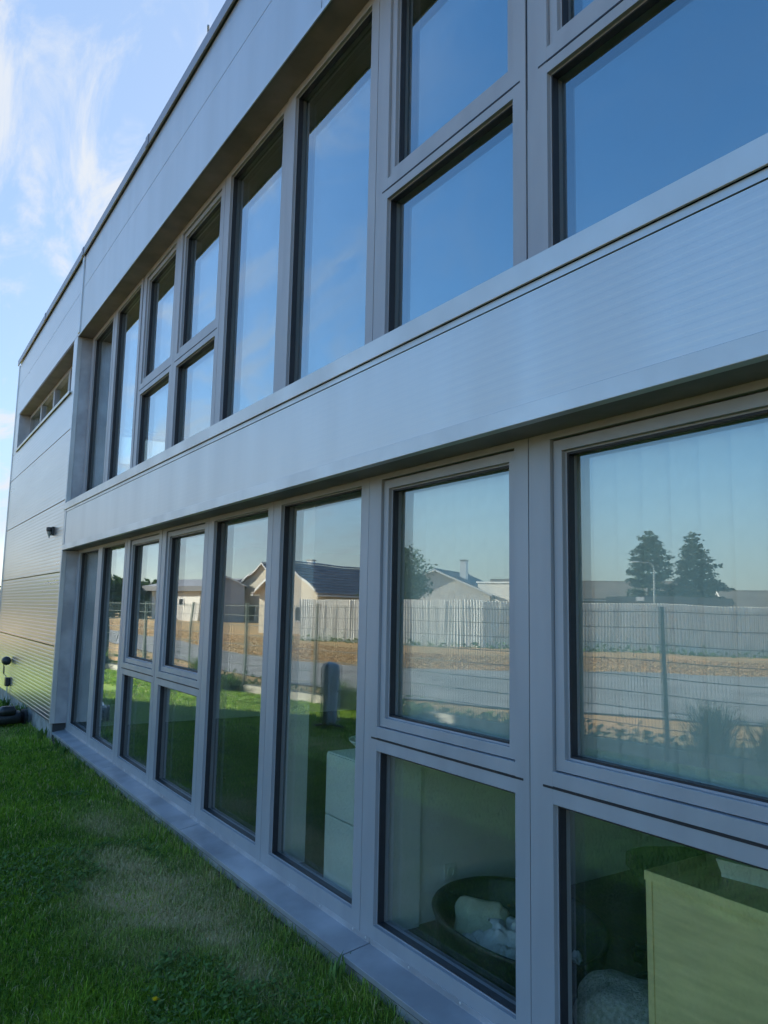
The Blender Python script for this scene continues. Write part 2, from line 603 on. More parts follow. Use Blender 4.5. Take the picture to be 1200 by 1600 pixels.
def ribbed(x0, x1, z0, z1, pitch=0.05, depth=0.004, y=YC, th=0.04):
    """one horizontally micro-ribbed sandwich panel"""
    m = MB()
    prof = [(y + th, z0), (y, z0)]
    n_ = max(1, int(round((z1 - z0) / pitch)))
    p = (z1 - z0) / n_
    for k in range(n_):
        a = z0 + k * p
        prof += [(y, a + 0.50 * p), (y + depth, a + 0.60 * p), (y + depth, a + 0.90 * p), (y, a + p)]
    prof += [(y + th, z1)]
    # open strip profile plus closing back
    m.extrude(prof, 'x', x0, x1)
    return m


def core(name, *boxes, material='darkcore'):
    m = MB()
    for b_ in boxes:
        m.box(*b_)
    return m.build(name, M[material], B)


# cladding of the closed wing at the far end, with its strip window
WX0, WX1, WZ0, WZ1 = -15.62, -10.72, 4.55, 5.24
joints = [0.19, 1.14, 2.09, 3.04, 3.99]
gap = 0.006
for a, b_ in zip(joints[:-1], joints[1:]):
    ribbed(XL + 0.06, -10.50, a + gap, b_ - gap, depth=0.0026 if b_ < 3 else 0.0016).build('cladding_panel', M['wing'], B)
ribbed(XL + 0.06, -10.50, 3.99 + gap, 4.50, depth=0.001).build('cladding_panel', M['wing'], B)
ribbed(XL + 0.06, WX0 - 0.02, 4.50 + gap, 5.26, depth=0.001).build('cladding_panel', M['wing'], B)
ribbed(WX1 + 0.02, -10.50, 4.50 + gap, 5.26, depth=0.001).build('cladding_panel', M['wing'], B)
ribbed(XL + 0.06, -10.43, 5.26 + gap, 5.87 - gap / 2, depth=0.001).build('cladding_panel', M['wing'], B)
ribbed(XL + 0.06, -10.43, 5.87 + gap / 2, 6.335, depth=0.001).build('cladding_panel', M['wing'], B)
# parapet over the window bands
for x0, x1 in ((-10.33, -3.7), (-3.692, XR)):
    ribbed(x0, x1, 5.265, 5.87 - gap / 2, pitch=0.0335, depth=0.00016).build('cladding_panel', M['clad'], B)
    ribbed(x0, x1, 5.87 + gap / 2, 6.335, pitch=0.0335, depth=0.00016).build('cladding_panel', M['clad'], B)
# spandrel between the storeys
ribbed(-10.375, XR, 2.44, 2.858, pitch=0.0335, depth=0.00016).build('cladding_panel', M['clad'], B)
# right-hand wall past the windows
for a, b_ in ((0.19, 1.14), (1.14, 2.36), (3.0, 3.99), (3.99, 4.94), (4.94, 5.24)):
    ribbed(XW + 0.06, XR, a + gap, b_ - gap).build('cladding_panel', M['clad'], B)

# cores behind the cladding
core('wall_core', (XL + 0.05, -10.50, -0.148, 0.12, -0.25, 4.50), (XL + 0.05, WX0 - 0.02, -0.148, 0.12, 4.50, 5.26),
     (WX1 + 0.02, -10.50, -0.148, 0.12, 4.50, 5.26))
core('parapet_core', (XL + 0.05, XR, -0.148, 0.15, 5.262, 6.33))
core('spandrel_core', (-10.42, XR, -0.148, 0.10, 2.45, 2.93))
core('wall_core', (XW + 0.05, XR, -0.148, 0.12, -0.25, 2.45), (XW + 0.05, XR, -0.148, 0.12, 2.93, 5.262))
# plinth below the window sill
core('plinth', (-10.50, XR, -0.125, 0.10, -0.30, 0.055), material='concrete')
core('plinth', (XL + 0.02, -10.50, -0.16, -0.149, -0.30, 0.185), material='concrete')

# flashings and trims
m = MB().extrude([(YC - 0.012, 2.368), (YC - 0.012, 2.436), (YC + 0.03, 2.439), (YC + 0.03, 2.368)], 'x', -10.44, XR)
m.build('drip_trim', M['trim'], B, bevel=0.002)
m = MB().extrude([(YC - 0.004, 2.862), (YC - 0.004, 2.8895), (YC + 0.03, 2.888), (YC + 0.03, 2.862)], 'x', -10.375, XR)
m.build('joint_strip', M['trim'], B)
m = MB().extrude([(YC - 0.018, 2.892), (YC - 0.022, 2.978), (0.01, 3.012), (0.01, 2.99), (YC - 0.008, 2.955), (YC - 0.008, 2.892)],
                 'x', -10.49, XR)
m.build('window_sill', M['trim'], B, bevel=0.002)
MB().box(-10.44, -10.378, YC - 0.008, YC + 0.04, 2.44, 2.889).build('corner_trim', M['trim'], B)
MB().box(-10.425, -10.335, YC - 0.018, YC + 0.03, 5.262, 6.334).build('joint_cover', M['trim'], B, bevel=0.004)
MB().box(XL - 0.01, XL + 0.058, YC - 0.012, 0.0, 0.16, 6.334).build('corner_trim', M['trim'], B, bevel=0.003)
MB().box(-10.498, -10.442, YC - 0.006, YC + 0.05, 0.185, 2.366).build('corner_trim', M['trim'], B, bevel=0.002)
MB().box(-10.498, -10.442, YC - 0.006, YC + 0.05, 3.0, 5.24).build('corner_trim', M['trim'], B, bevel=0.002)
# reveals beside the window bands
for z0, z1 in ((0.185, 2.366), (3.0, 5.24)):
    MB().box(-10.497, -10.445, YC + 0.051, 0.03, z0, z1).build('reveal_panel', M['sill'], B)
    MB().box(XW + 0.02, XW + 0.059, YC + 0.002, 0.03, z0, z1).build('reveal_panel', M['sill'], B)
# soffits
MB().box(-10.44, XR, YC + 0.006, 0.10, 5.243, 5.261).build('soffit', M['soffit'], B)
MB().box(-10.44, XR, YC + 0.031, 0.10, 2.372, 2.449).build('soffit', M['soffit'], B)
MB().box(-10.44, XR, YC - 0.004, YC + 0.005, 5.236, 5.264).build('drip_trim', M['trim'], B)
# coping along the roof edge, in lengths
xs_c = [XL - 0.03, -13.2, -10.38, -7.4, -4.4, -1.4, 1.4, XR + 0.02]
for a, b_ in zip(xs_c[:-1], xs_c[1:]):
    m = MB().extrude([(YC - 0.035, 6.338), (YC - 0.035, 6.452), (YC + 0.02, 6.472), (0.22, 6.44), (0.22, 6.40), (YC + 0.0, 6.40),
                      (YC - 0.018, 6.338)], 'x', a + 0.002, b_ - 0.002)
    m.build('roof_coping', M['coping'], B, bevel=0.003)
for xc in (-13.2, -10.38, -7.4, -4.4, -1.4):
    MB().box(xc - 0.05, xc + 0.05, YC - 0.041, YC - 0.036, 6.345, 6.455).build('coping_joint', M['coping'], B)
# roof, slabs and the other outer walls
core('roof_slab', (XL, XR, 0.15, 8.0, 6.05, 6.36), material='roof')
core('ceiling', (XL + 0.05, XR, 0.15, 7.9, 5.34, 5.40), material='grey_wall')
core('upper_floor', (XL + 0.05, XR, 0.10, 7.9, 2.62, 2.98), material='carpet')
core('ceiling', (-10.5, XR, 0.101, 7.9, 2.56, 2.61), material='ceil')
core('ground_floor', (-10.5, XR, 0.10, 7.9, -0.2, 0.105), material='floor')
core('rear_wall', (XL, XR, 7.9, 8.1, -0.3, 6.1), material='plaster')
core('side_wall', (XR - 0.2, XR - 0.01, 0.12, 7.9, -0.3, 6.1), material='plaster')
# far end wall with the strip window that shows through the upper storey
EY0, EY1 = 1.78, 3.25
core('end_wall', (XL, XL + 0.20, 0.12, 7.9, -0.3, 4.56), (XL, XL + 0.20, 0.12, EY0, 4.56, 5.24),
     (XL, XL + 0.20, EY1, 7.9, 4.56, 5.24), (XL, XL + 0.20, 0.12, 7.9, 5.24, 6.1), material='plaster')
core('partition_wall', (-10.70, -10.52, 0.12, 7.9, -0.2, 2.6), material='plaster')
core('partition_wall', (-3.40, -3.28, 0.30, 4.0, 0.106, 2.559), material='plaster')
core('partition_wall', (-3.42, -3.255, 0.105, 0.299, 0.107, 2.558), material='plaster')
core('pillar', (-4.60, -4.42, 0.11, 0.26, 0.106, 2.559), material='plaster')
core('partition_wall', (-10.5, -3.4, 5.2, 5.3, 0.106, 2.559), material='grey_wall')
MB().box(-3.276, -3.270, 0.47, 0.55, 0.29, 0.37).build('wall_socket', M['white'], B, bevel=0.002)
sk = MB().lathe([(0.024, 0), (0.024, 0.004), (0.018, 0.004), (0.017, -0.004)], n=16)
sk.v = [(-3.2695 + v[2], 0.51 + v[0], 0.33 + v[1]) for v in sk.v]
sk.build('socket_dish', M['paperbox'], B)


# ---- window units: outer frame (part) > pane, sash, gasket (sub-parts)
GL, GR = 0.115, 0.078   # left and right stile
YF, YBACK = 0.0, 0.085


def pane(x0, x1, z0, z1, y, glass='glass'):
    return MB().box(x0 - 0.006, x1 + 0.006, y, y + 0.026, z0 - 0.006, z1 + 0.006).mesh('pane', M[glass])


def gasket(x0, x1, z0, z1, y0, y1, w=0.010):
    return MB().ring(x0 - w, x1 + w, z0 - w, z1 + w, 2 * w - 0.004, y0, y1).mesh('gasket', M['gasket'])


def unit_meshes(zb, zt, split, zlow=None, zslot=None, ztop=None, rb=0.09, rt=0.10):
    """meshes of one unit with its left joint at x=0; zb = frame foot, zt = opening head"""
    out = []
    x0, x1 = 0.002, MOD - 0.002
    fr = MB()
    zo = zb + rb
    if not split:
        fr.ring(x0, x1, zb, zt + rt, 0, YF, YBACK, GL, GR, rb, rt)
        # glazing bead, set back
        fr.ring(x0 + GL - 0.004, x1 - GR + 0.004, zo - 0.004, zt + 0.004, 0.009, YF + 0.020, YBACK - 0.001)
        out.append(('window', fr.mesh('window', M['frame'])))
        a, b, c, d = GL + 0.007, MOD - GR - 0.007, zo + 0.005, zt - 0.005
        out.append(('gasket', gasket(a, b, c, d, YF + 0.022, YF + 0.056)))
        out.append(('pane', pane(a, b, c, d, YF + 0.0565, 'glass_up' if zb > 2 else 'glass')))
    else:
        fr.ring(x0, x1, zb, zt + rt, 0, YF, YBACK, GL, GR, rb, rt)
        fr.box(x0 + GL - 0.02, x1 - GR + 0.02, YF + 0.0006, YBACK - 0.001, zlow, zslot - 0.005)
        fr.box(x0 + GL - 0.02, x1 - GR + 0.02, YF + 0.0006, YBACK - 0.002, zslot + 0.005, ztop)
        fr.box(x0 + GL - 0.045, x0 + GL + 0.0, YF - 0.0008, YF + 0.01, zslot - 0.0065, zslot - 0.0045)
        fr.ring(x0 + GL - 0.004, x1 - GR + 0.004, zo - 0.004, zlow + 0.004, 0.009, YF + 0.020, YBACK - 0.001)
        out.append(('window', fr.mesh('window', M['frame'])))
        # slot between the two transom bars
        out.append(('weep_slot', MB().box(x0 + GL - 0.048, x1 - GR + 0.045, YF - 0.0012, YF + 0.02, zslot - 0.0042, zslot + 0.0042).mesh('weep_slot', M['gasket'])))
        a, b, c, d = GL + 0.007, MOD - GR - 0.007, zo + 0.005, zlow - 0.005
        out.append(('gasket', gasket(a, b, c, d, YF + 0.022, YF + 0.056)))
        out.append(('pane', pane(a, b, c, d, YF + 0.0565, 'glass_up' if zb > 2 else 'glass')))
        # opening sash above, with a shadow gap round it
        s0, s1, s2, s3 = x0 + GL + 0.004, x1 - GR - 0.004, ztop + 0.004, zt - 0.006
        sa = MB().ring(s0, s1, s2, s3, 0.043, YF + 0.014, YBACK + 0.01)
        sa.ring(s0 + 0.041, s1 - 0.041, s2 + 0.041, s3 - 0.041, 0.009, YF + 0.034, YBACK + 0.005)
        out.append(('sash', sa.mesh('sash', M['frame'])))
        a, b, c, d = s0 + 0.052, s1 - 0.052, s2 + 0.052, s3 - 0.052
        out.append(('gasket', gasket(a, b, c, d, YF + 0.036, YF + 0.066)))
        out.append(('pane', pane(a, b, c, d, YF + 0.0665, 'glass_up' if zb > 2 else 'glass')))
    return out


kinds = {
    ('g', False): unit_meshes(0.097, 2.338, False, rb=0.098, rt=0.11),
    ('g', True): unit_meshes(0.097, 2.345, True, 0.992, 1.050, 1.107, rb=0.085, rt=0.105),
    ('u', False): unit_meshes(3.00, 5.19, False, rb=0.075, rt=0.052),
    ('u', True): unit_meshes(3.00, 5.19, True, 3.889, 3.942, 4.006, rb=0.075, rt=0.052),
}
for fl in 'gu':
    for k in range(NU):
        parts = kinds[(fl, k % 4 in (2, 3))]
        w_ = None
        for nm, me in parts:
            if w_ is None:
                w_ = link(nm, me, B, (X0 + MOD * k, 0, 0), bevel=0.0018)
                # panes were never set perfectly parallel
                w_.rotation_euler = (random.uniform(-1, 1) * 0.0012, 0, random.uniform(-1, 1) * 0.0012)
            else:
                link(nm, me, w_, None, bevel=0.0018 if nm == 'sash' else 0)
# dark seam backing behind the joints, jambs at the band ends
for z0, z1 in ((0.10, 2.44), (3.0, 5.242)):
    for k in range(1, NU):
        MB().box(X0 + MOD * k - 0.006, X0 + MOD * k + 0.006, 0.004, 0.08, z0, z1).build('joint_seal', M['gasket'], B)
    MB().box(X0 - 0.024, X0 - 0.001, -0.002, 0.09, z0, z1).build('jamb', M['frame'], B)
    MB().box(XW + 0.001, XW + 0.019, -0.002, 0.09, z0, z1).build('jamb', M['frame'], B)

# sill sheet at the foot of the ground floor windows, in lengths of two modules
sx = [-10.49, X0 + 1.06 * MOD, X0 + 2.06 * MOD, X0 + 4.1 * MOD, X0 + 6.08 * MOD, X0 + 8.08 * MOD, XR]
sill_prof = [(-0.152, 0.050), (-0.152, 0.075), (-0.004, 0.096), (-0.002, 0.120), (0.003, 0.120), (0.003, 0.085), (-0.147, 0.068), (-0.147, 0.050)]
for a, b_ in zip(sx[:-1], sx[1:]):
    MB().extrude(sill_prof, 'x', a + 0.004, b_ - 0.004).build('base_sill', M['sill'], B, bevel=0.0012)
MB().box(-10.49, XR, -0.142, 0.0, 0.040, 0.064).build('sill_support', M['gasket'], B)
# sill fixing screws
for k in range(NU):
    for q in (0.06, 0.42, 0.78, 1.12):
        s = MB().lathe([(0.006, 0), (0.006, 0.002), (0.003, 0.0035)], n=8)
        s.v = [(X0 + MOD * k + q + v[0], -0.0025 - v[2], 0.109 + v[1]) for v in s.v]
        s.build('screw', M['chrome'], B)

# strip window of the far wing: four lights
wu = (WX1 - WX0) / 4
fm = MB().ring(0.002, wu - 0.002, WZ0, WZ1 - 0.004, 0.06, 0, 0.06).mesh('window', M['frame'])
pm = MB().box(0.055, wu - 0.055, 0.04, 0.06, WZ0 + 0.055, WZ1 - 0.06).mesh('pane', M['glass'])
tm = MB().box(0.062, wu - 0.062, 0.004, 0.058, WZ0 + 0.062, WZ0 + 0.12).mesh('sash_rail', M['whitepaint'])
for k in range(4):
    w_ = link('window', fm, B, (WX0 + wu * k, 0.0, 0), bevel=0.002)
    link('pane', pm, w_)
    if k in (1, 2):
        link('sash_rail', tm, w_)
MB().extrude([(YC - 0.025, 4.505), (YC - 0.028, 4.545), (0.0, 4.560), (0.0, 4.54), (YC - 0.018, 4.525), (YC - 0.018, 4.505)], 'x',
             WX0 - 0.03, WX1 + 0.03).build('window_sill', M['trim'], B, bevel=0.002)
MB().box(WX0 - 0.019, WX0, YC + 0.002, 0.06, WZ0 + 0.012, WZ1).build('reveal_panel', M['sill'], B)
MB().box(WX1, WX1 + 0.019, YC + 0.002, 0.06, WZ0 + 0.012, WZ1).build('reveal_panel', M['sill'], B)
MB().box(WX0 - 0.02, WX1 + 0.02, YC + 0.006, 0.06, WZ1 + 0.001, WZ1 + 0.018).build('soffit', M['soffit'], B)
# end wall strip window
ew = MB()
for a, b_ in ((EY0, (EY0 + EY1) / 2), ((EY0 + EY1) / 2, EY1)):
    pass
m = MB().ring(EY0, EY1, 4.562, 5.238, 0.05, XL + 0.06, XL + 0.12)
m.v = [(v[1], v[0], v[2]) for v in m.v]
we = m.build('window', M['frame'], B)
MB().box(XL + 0.08, XL + 0.10, EY0 + 0.048, EY1 - 0.048, 4.61, 5.19).build('pane', M['glass'], we)

# lightning rod on the roof
rod = thing('lightning_rod', 'thin lightning rod on the roof edge of the far wing', 'lightning rod', (-13.3, 0.3, 6.36))
MB().tube((0, 0, 0), (0, 0, 0.75), 0.008, 0.005, 6).build('rod', M['galv'], rod)
MB().lathe([(0.09, 0), (0.09, 0.05), (0.02, 0.07)], n=12).build('foot', M['concrete'], rod)
br = thing('roof_bracket', 'small grey conductor bracket standing on the roof coping', 'bracket', (-5.8, -0.15, 6.455))
MB().box(-0.03, 0.03, -0.03, 0.03, 0, 0.03).build('base', M['galv'], br)
MB().path([(0, 0, 0.03), (0, -0.03, 0.10), (0.05, -0.05, 0.12)], 0.01).build('clip', M['galv'], br)

# wall lamp under the second panel joint
wl = thing('wall_light', 'small dark wall light on the silver cladding of the far wing', 'wall light', (-11.17, YC, 2.66))
MB().box(-0.045, 0.045, -0.03, -0.002, -0.05, 0.07).build('mounting_plate', M['dark'], wl, bevel=0.004)
MB().lathe([(0.035, 0.02), (0.042, 0.04), (0.042, 0.075), (0.035, 0.08)], (0, -0.055, -0.02), 14).build('housing', M['dark'], wl)
MB().lathe([(0.006, -0.07), (0.012, -0.045), (0.03, 0.0), (0.035, 0.019)], (0, -0.055, -0.02), 14).build('lens', M['galv'], wl)

# charger plugs and cable on the wall
ch = thing('mower_charger', 'black charger plug and power box with a coiled cable on the ribbed wall', 'charger', (-14.16, YC, 0.38))
MB().box(-0.07, 0.07, -0.07, -0.002, -0.07, 0.07).build('power_box', M['dark'], ch, bevel=0.012)
m = MB().lathe([(0.02, -0.12), (0.05, -0.08), (0.07, -0.02), (0.07, 0.09), (0.06, 0.11)], n=12)
m.v = [(v[2], -0.075 + v[0], 0.345 + v[1]) for v in m.v]
m.build('plug_housing', M['dark'], ch, smooth=True)
pts = [(-0.12, -0.07, 0.345), (-0.22, -0.08, 0.31), (-0.26, -0.07, 0.22)]
pts += [(-0.30 + 0.06 * math.cos(t), -0.06, 0.17 + 0.06 * math.sin(t)) for t in np.linspace(0.8, 13, 26)]
pts += [(-0.22, -0.06, 0.10), (-0.08, -0.05, 0.09), (0.0, -0.05, 0.06)]
MB().path(pts, 0.006, 5).build('cable', M['dark'], ch)
MB().path([(0.02, -0.03, -0.06), (0.025, -0.02, -0.42)], 0.007, 5).build('lead', M['galv'], ch)
MB().path([(-0.03, -0.03, -0.06), (-0.025, -0.02, -0.42)], 0.007, 5).build('lead', M['galv'], ch)

# ------------------------------------------------------------------ robotic mower on the lawn
mw = thing('robot_mower', 'black robotic lawn mower with grey trim parked at the foot of the ribbed wall', 'mower',
           (-12.15, -0.55, lawn_z(-12.1, -0.55)), rad(12))


def loft(rings, mat_, name, parent, smooth=True):
    m_ = MB()
    n_ = len(rings[0])
    for r_ in rings:
        m_.v += r_
    for j in range(len(rings) - 1):
        for k in range(n_):
            q = (k + 1) % n_
            m_.f.append((j * n_ + k, j * n_ + q, (j + 1) * n_ + q, (j + 1) * n_ + k))
    m_.f.append(tuple(range(n_))[::-1])
    m_.f.append(tuple((len(rings) - 1) * n_ + k for k in range(n_)))
    return m_.build(name, mat_, parent, smooth=smooth)


def srect(a, b, z, cx=0.0, cy=0.0, n_=20, e=0.55):
    o_ = []
    for k in range(n_):
        t = 2 * math.pi * k / n_
        c, s = math.cos(t), math.sin(t)
        o_.append((cx + a * math.copysign(abs(c) ** e, c), cy + b * math.copysign(abs(s) ** e, s), z))
    return o_


loft([srect(0.30, 0.24, 0.05), srect(0.33, 0.265, 0.08), srect(0.33, 0.26, 0.15), srect(0.29, 0.22, 0.20), srect(0.16, 0.12, 0.215)],
     M['dark'], 'body', mw)
MB().box(-0.24, 0.10, -0.19, -0.12, 0.205, 0.226).build('handle_bar', M['chrome'], mw, bevel=0.01)
MB().box(-0.10, 0.16, 0.02, 0.10, 0.21, 0.232).build('display_cover', M['chrome'], mw, bevel=0.01)
loft([srect(0.09, 0.11, 0.17, 0.24), srect(0.10, 0.12, 0.23, 0.25), srect(0.06, 0.08, 0.29, 0.27)], M['dark'], 'rear_hood', mw)
for sx_, r_ in ((-0.2, 0.07), (0.2, 0.115)):
    for sy_ in (-1, 1):
        m = MB().lathe([(r_ * 0.5, -0.025), (r_, -0.022), (r_, 0.022), (r_ * 0.5, 0.025)], n=18)
        m.v = [(sx_ + v[0], sy_ * 0.255 + v[2], r_ + v[1]) for v in m.v]
        m.build('wheel', M['dark'], mw)

# tall covered bundle standing on the lawn, mirrored in the full height pane
cbn = thing('covered_bundle', 'tall grey covered bundle with upright folds standing on the lawn', 'bundle',
            (-10.55, -3.75, lawn_z(-10.55, -3.75)), rad(30))
rings = []
for z, sc_ in ((0.06, 0.80), (0.12, 1.0), (0.35, 0.96), (0.60, 1.0), (0.80, 1.04), (0.90, 1.02), (0.955, 0.93), (0.975, 0.72)):
    ring_ = []
    for k in range(48):
        t = 2 * math.pi * k / 48
        f_ = 1 + 0.24 * math.sin(6 * t + z * 1.0) + 0.06 * math.sin(13 * t + 2)
        rr_ = 0.165 * sc_ * f_
        ring_.append((rr_ * math.cos(t) * 1.1, rr_ * math.sin(t) * 0.75, z + (0.05 * abs(math.cos(t)) - 0.02 if z > 0.85 else 0)))
    rings.append(ring_)
loft(rings, M['cover'], 'cover', cbn)
MB().path([(-0.1, -0.13, 0.55), (0.1, -0.145, 0.57)], 0.012).build('strap', M['dark'], cbn)
for a_ in (0.4, 2.0, 3.6, 5.2):
    MB().tube((0, 0, 0.075), (0.27 * math.cos(a_), 0.27 * math.sin(a_), 0.02), 0.022, 0.018, 6).build('foot', M['dark'], cbn)

# ------------------------------------------------------------------ things in the rooms
FZ = 0.106
# vertical blinds behind the opening sashes
slat = MB().box(-0.0635, 0.0635, -0.0006, 0.0006, 1.02, 2.40).mesh('slat', M['blind'])
for k, lab in ((6, 'pale vertical blind behind the pane nearest the full height panes, above the dog bed'),
               (7, 'pale vertical blind behind the rightmost pane, above the wooden desk')):
    xa = X0 + MOD * k
    v = thing('vertical_blind', lab, 'blind', (xa + 0.09, 0.16, FZ), 0, 'vertical blinds behind the ground floor windows')
    MB().box(0, MOD - 0.10, -0.02, 0.02, 2.41 - FZ, 2.45 - FZ).build('head_rail', M['white'], v)
    for j in range(10):
        s = link('slat', slat, v, (0.06 + j * 0.114, 0.0, -FZ))
        s.rotation_euler = (0, 0, rad(16 + random.uniform(-4, 4)))

# dog bed with cushions
bed = thing('dog_bed', 'black oval plastic dog bed behind the lower pane', 'dog bed', (-2.72, 0.46, FZ), rad(8))
m = MB()
nn = 40
rings = []
for (s_, zf, inn) in ((0.88, 0.0, 0), (0.93, 0.25, 0), (0.985, 0.8, 0), (1.02, 1.0, 0), (0.995, 1.02, 0), (0.95, 0.95, 0), (0.89, 0.5, 0), (0.83, 0.22, 0)):
    ring_ = []
    for k in range(nn):
        t = 2 * math.pi * k / nn
        top = 0.19 - 0.05 * max(0, math.cos(t + 0.6)) ** 2 + 0.045 * max(0, -math.cos(t + 0.9))
        ring_.append((0.43 * s_ * math.cos(t), 0.33 * s_ * math.sin(t), 0.002 + top * zf))
    rings.append(ring_)
loft(rings, M['dark'], 'basket', bed)


def soft(name, label, cat, a, b, c, loc, rz, material, amp=0.15, seed=0, e=0.7, group=None, rx=0.0):
    rs = np.random.default_rng(seed)
    ph = rs.uniform(0, 6.28, (8, 3))
    fq = rs.uniform(2, 7, (8, 3))
    m_ = MB()
    nu, nv = 28, 16
    for j in range(nv + 1):
        ph_ = math.pi * j / nv - math.pi / 2
        for k in range(nu):
            t = 2 * math.pi * k / nu
            sg = lambda q: math.copysign(abs(q) ** e, q)
            x, y, z = sg(math.cos(t)) * abs(math.cos(ph_)) ** e, sg(math.sin(t)) * abs(math.cos(ph_)) ** e, math.sin(ph_)
            d = 1 + amp * sum(math.sin(fq[q][0] * x + ph[q][0]) * math.sin(fq[q][1] * y + ph[q][1]) * math.sin(fq[q][2] * z + ph[q][2])
                              for q in range(8)) * 0.6
            m_.v.append((a * x * d, b * y * d, c + c * z * d))
    for j in range(nv):
        for k in range(nu):
            q = (k + 1) % nu
            m_.f.append((j * nu + k, j * nu + q, (j + 1) * nu + q, (j + 1) * nu + k))
    o_ = m_.build(name, material, smooth=True, loc=loc)
    o_.rotation_euler = (rx, 0, rz)
    return tag(o_, label, cat, group)


soft('cushion', 'small cream cushion standing on its corner in the dog bed', 'cushion', 0.12, 0.12, 0.035, (-2.90, 0.40, FZ + 0.09), rad(40),
     M['pillow'], 0.12, 3, 0.45, rx=rad(38))
# crumpled blanket: folded noisy sheet
m = MB()
gn = 46
for i in range(gn):
    for j in range(gn):
        u_, v_ = i / (gn - 1) - 0.5, j / (gn - 1) - 0.5
        r_ = math.hypot(u_, v_) * 2
        z = 0.085 * max(0, 1 - r_ * r_ * 0.8) + 0.020 * math.sin(13 * u_ + 9 * v_ + 3 * math.sin(11 * v_)) \
            + 0.012 * abs(math.sin(31 * v_ - 23 * u_ + 4 * math.sin(9 * u_))) + 0.008 * math.sin(47 * u_ + 39 * v_ + 3 * math.sin(15 * v_))
        m.v.append((u_ * 0.48 + 0.02 * math.sin(19 * v_), v_ * 0.36 + 0.02 * math.sin(21 * u_), z))
for i in range(gn - 1):
    for j in range(gn - 1):
        a = i * gn + j
        m.f.append((a, a + 1, a + gn + 1, a + gn))
bl = m.build('blanket', M['cloth'], loc=(-2.68, 0.42, FZ + 0.06), smooth=True)
md = bl.modifiers.new('thick', 'SOLIDIFY')
md.thickness = 0.006
tag(bl, 'crumpled pale blanket lying in the black dog bed', 'blanket')

# desk at the right, its pale board towards the window
dk = thing('desk', 'pale wooden desk with brown top behind the lower right pane', 'desk', (-1.72, 0.13, FZ))
MB().box(0, 1.5, 0.0, 0.022, 0.0, 0.70).build('side_board', M['wood_pale'], dk, bevel=0.001)
MB().box(-0.024, -0.001, -0.004, 0.70, 0.0, 0.70).build('side_board', M['wood_pale'], dk, bevel=0.001)
MB().box(-0.024, 1.5, -0.006, 0.72, 0.701, 0.725).build('desk_top', M['wood_top'], dk, bevel=0.002)
MB().box(-0.024, 1.5, -0.010, -0.0065, 0.695, 0.725).build('edge_band', M['wood_pale'], dk)
bx_ = thing('paper_tray', 'small pale green box lying on the brown desk top', 'box', (-1.47, 0.36, FZ + 0.7255), rad(10))
MB().box(-0.11, 0.11, -0.055, 0.055, 0.0, 0.012).build('base', M['paperbox'], bx_)
MB().ring(-0.11, 0.11, -0.055, 0.055, 0.006, 0.0125, 0.055).build('rim', M['paperbox'], bx_)
for c_ in bx_.children:
    if c_.name.startswith('rim'):
        for v in c_.data.vertices:
            x, y, z = v.co
            v.co = (x * (1 + (y - 0.0125) * 3), z * (1 + (y - 0.0125) * 3), y)
# office chair
oc = thing('office_chair', 'black office chair with rounded back in the dark beside the desk', 'chair', (-2.15, 0.95, FZ), rad(-35))
loft([srect(0.23, 0.03, 0.52, 0, 0.24), srect(0.26, 0.04, 0.62, 0, 0.26), srect(0.26, 0.045, 0.85, 0, 0.29), srect(0.20, 0.04, 0.98, 0, 0.31),
      srect(0.10, 0.02, 1.02, 0, 0.315)], M['chairfab'], 'backrest', oc)
loft([srect(0.23, 0.22, 0.42), srect(0.26, 0.25, 0.45), srect(0.26, 0.25, 0.49), srect(0.22, 0.21, 0.51)], M['chairfab'], 'seat', oc)
MB().tube((0, 0, 0.1), (0, 0, 0.42), 0.03).build('column', M['dark'], oc)
for k in range(5):
    t = k * 2 * math.pi / 5
    MB().tube((0, 0, 0.11), (0.29 * math.cos(t), 0.29 * math.sin(t), 0.065), 0.025, 0.015).build('leg', M['dark'], oc)
    cw = MB().lathe([(0.028, -0.02), (0.028, 0.02)], n=10)
    cw.v = [(0.29 * math.cos(t) + v[0], 0.29 * math.sin(t) + v[2], 0.03 + v[1]) for v in cw.v]
    cw.build('castor', M['dark'], oc)
for s_ in (-1, 1):
    MB().path([(s_ * 0.25, 0.1, 0.47), (s_ * 0.30, 0.1, 0.50), (s_ * 0.30, 0.08, 0.66)], 0.018).box(s_ * 0.30 - 0.035, s_ * 0.30 + 0.035, -0.12, 0.16, 0.66, 0.69).build('armrest', M['dark'], oc)
# second table deeper in the room
tb = thing('table', 'pale wooden table deep in the dark room behind the chair', 'table', (-2.75, 2.0, FZ))
MB().box(-0.7, 0.7, -0.4, 0.4, 0.70, 0.725).build('table_top', M['wood_pale'], tb, bevel=0.002)
for sx_ in (-1, 1):
    for sy_ in (-1, 1):
        MB().box(sx_ * 0.64 - 0.025, sx_ * 0.64 + 0.025, sy_ * 0.34 - 0.025, sy_ * 0.34 + 0.025, 0, 0.699).build('leg', M['dark'], tb)
bb = thing('box', 'white box standing on the table deep in the room', 'box', (-2.95, 1.85, FZ + 0.7255), rad(20))
MB().box(-0.13, 0.13, -0.1, 0.1, 0, 0.20).build('carton', M['white'], bb, bevel=0.004)
MB().box(-0.134, 0.134, -0.104, 0.104, 0.201, 0.225).build('lid', M['white'], bb, bevel=0.003)
cu = soft('fleece_cushion', 'fluffy grey cushion on the floor beside the pale desk board', 'cushion', 0.20, 0.15, 0.125, (-1.97, 0.30, FZ), rad(15),
          M['fluff'], 0.10, 9, 0.8)
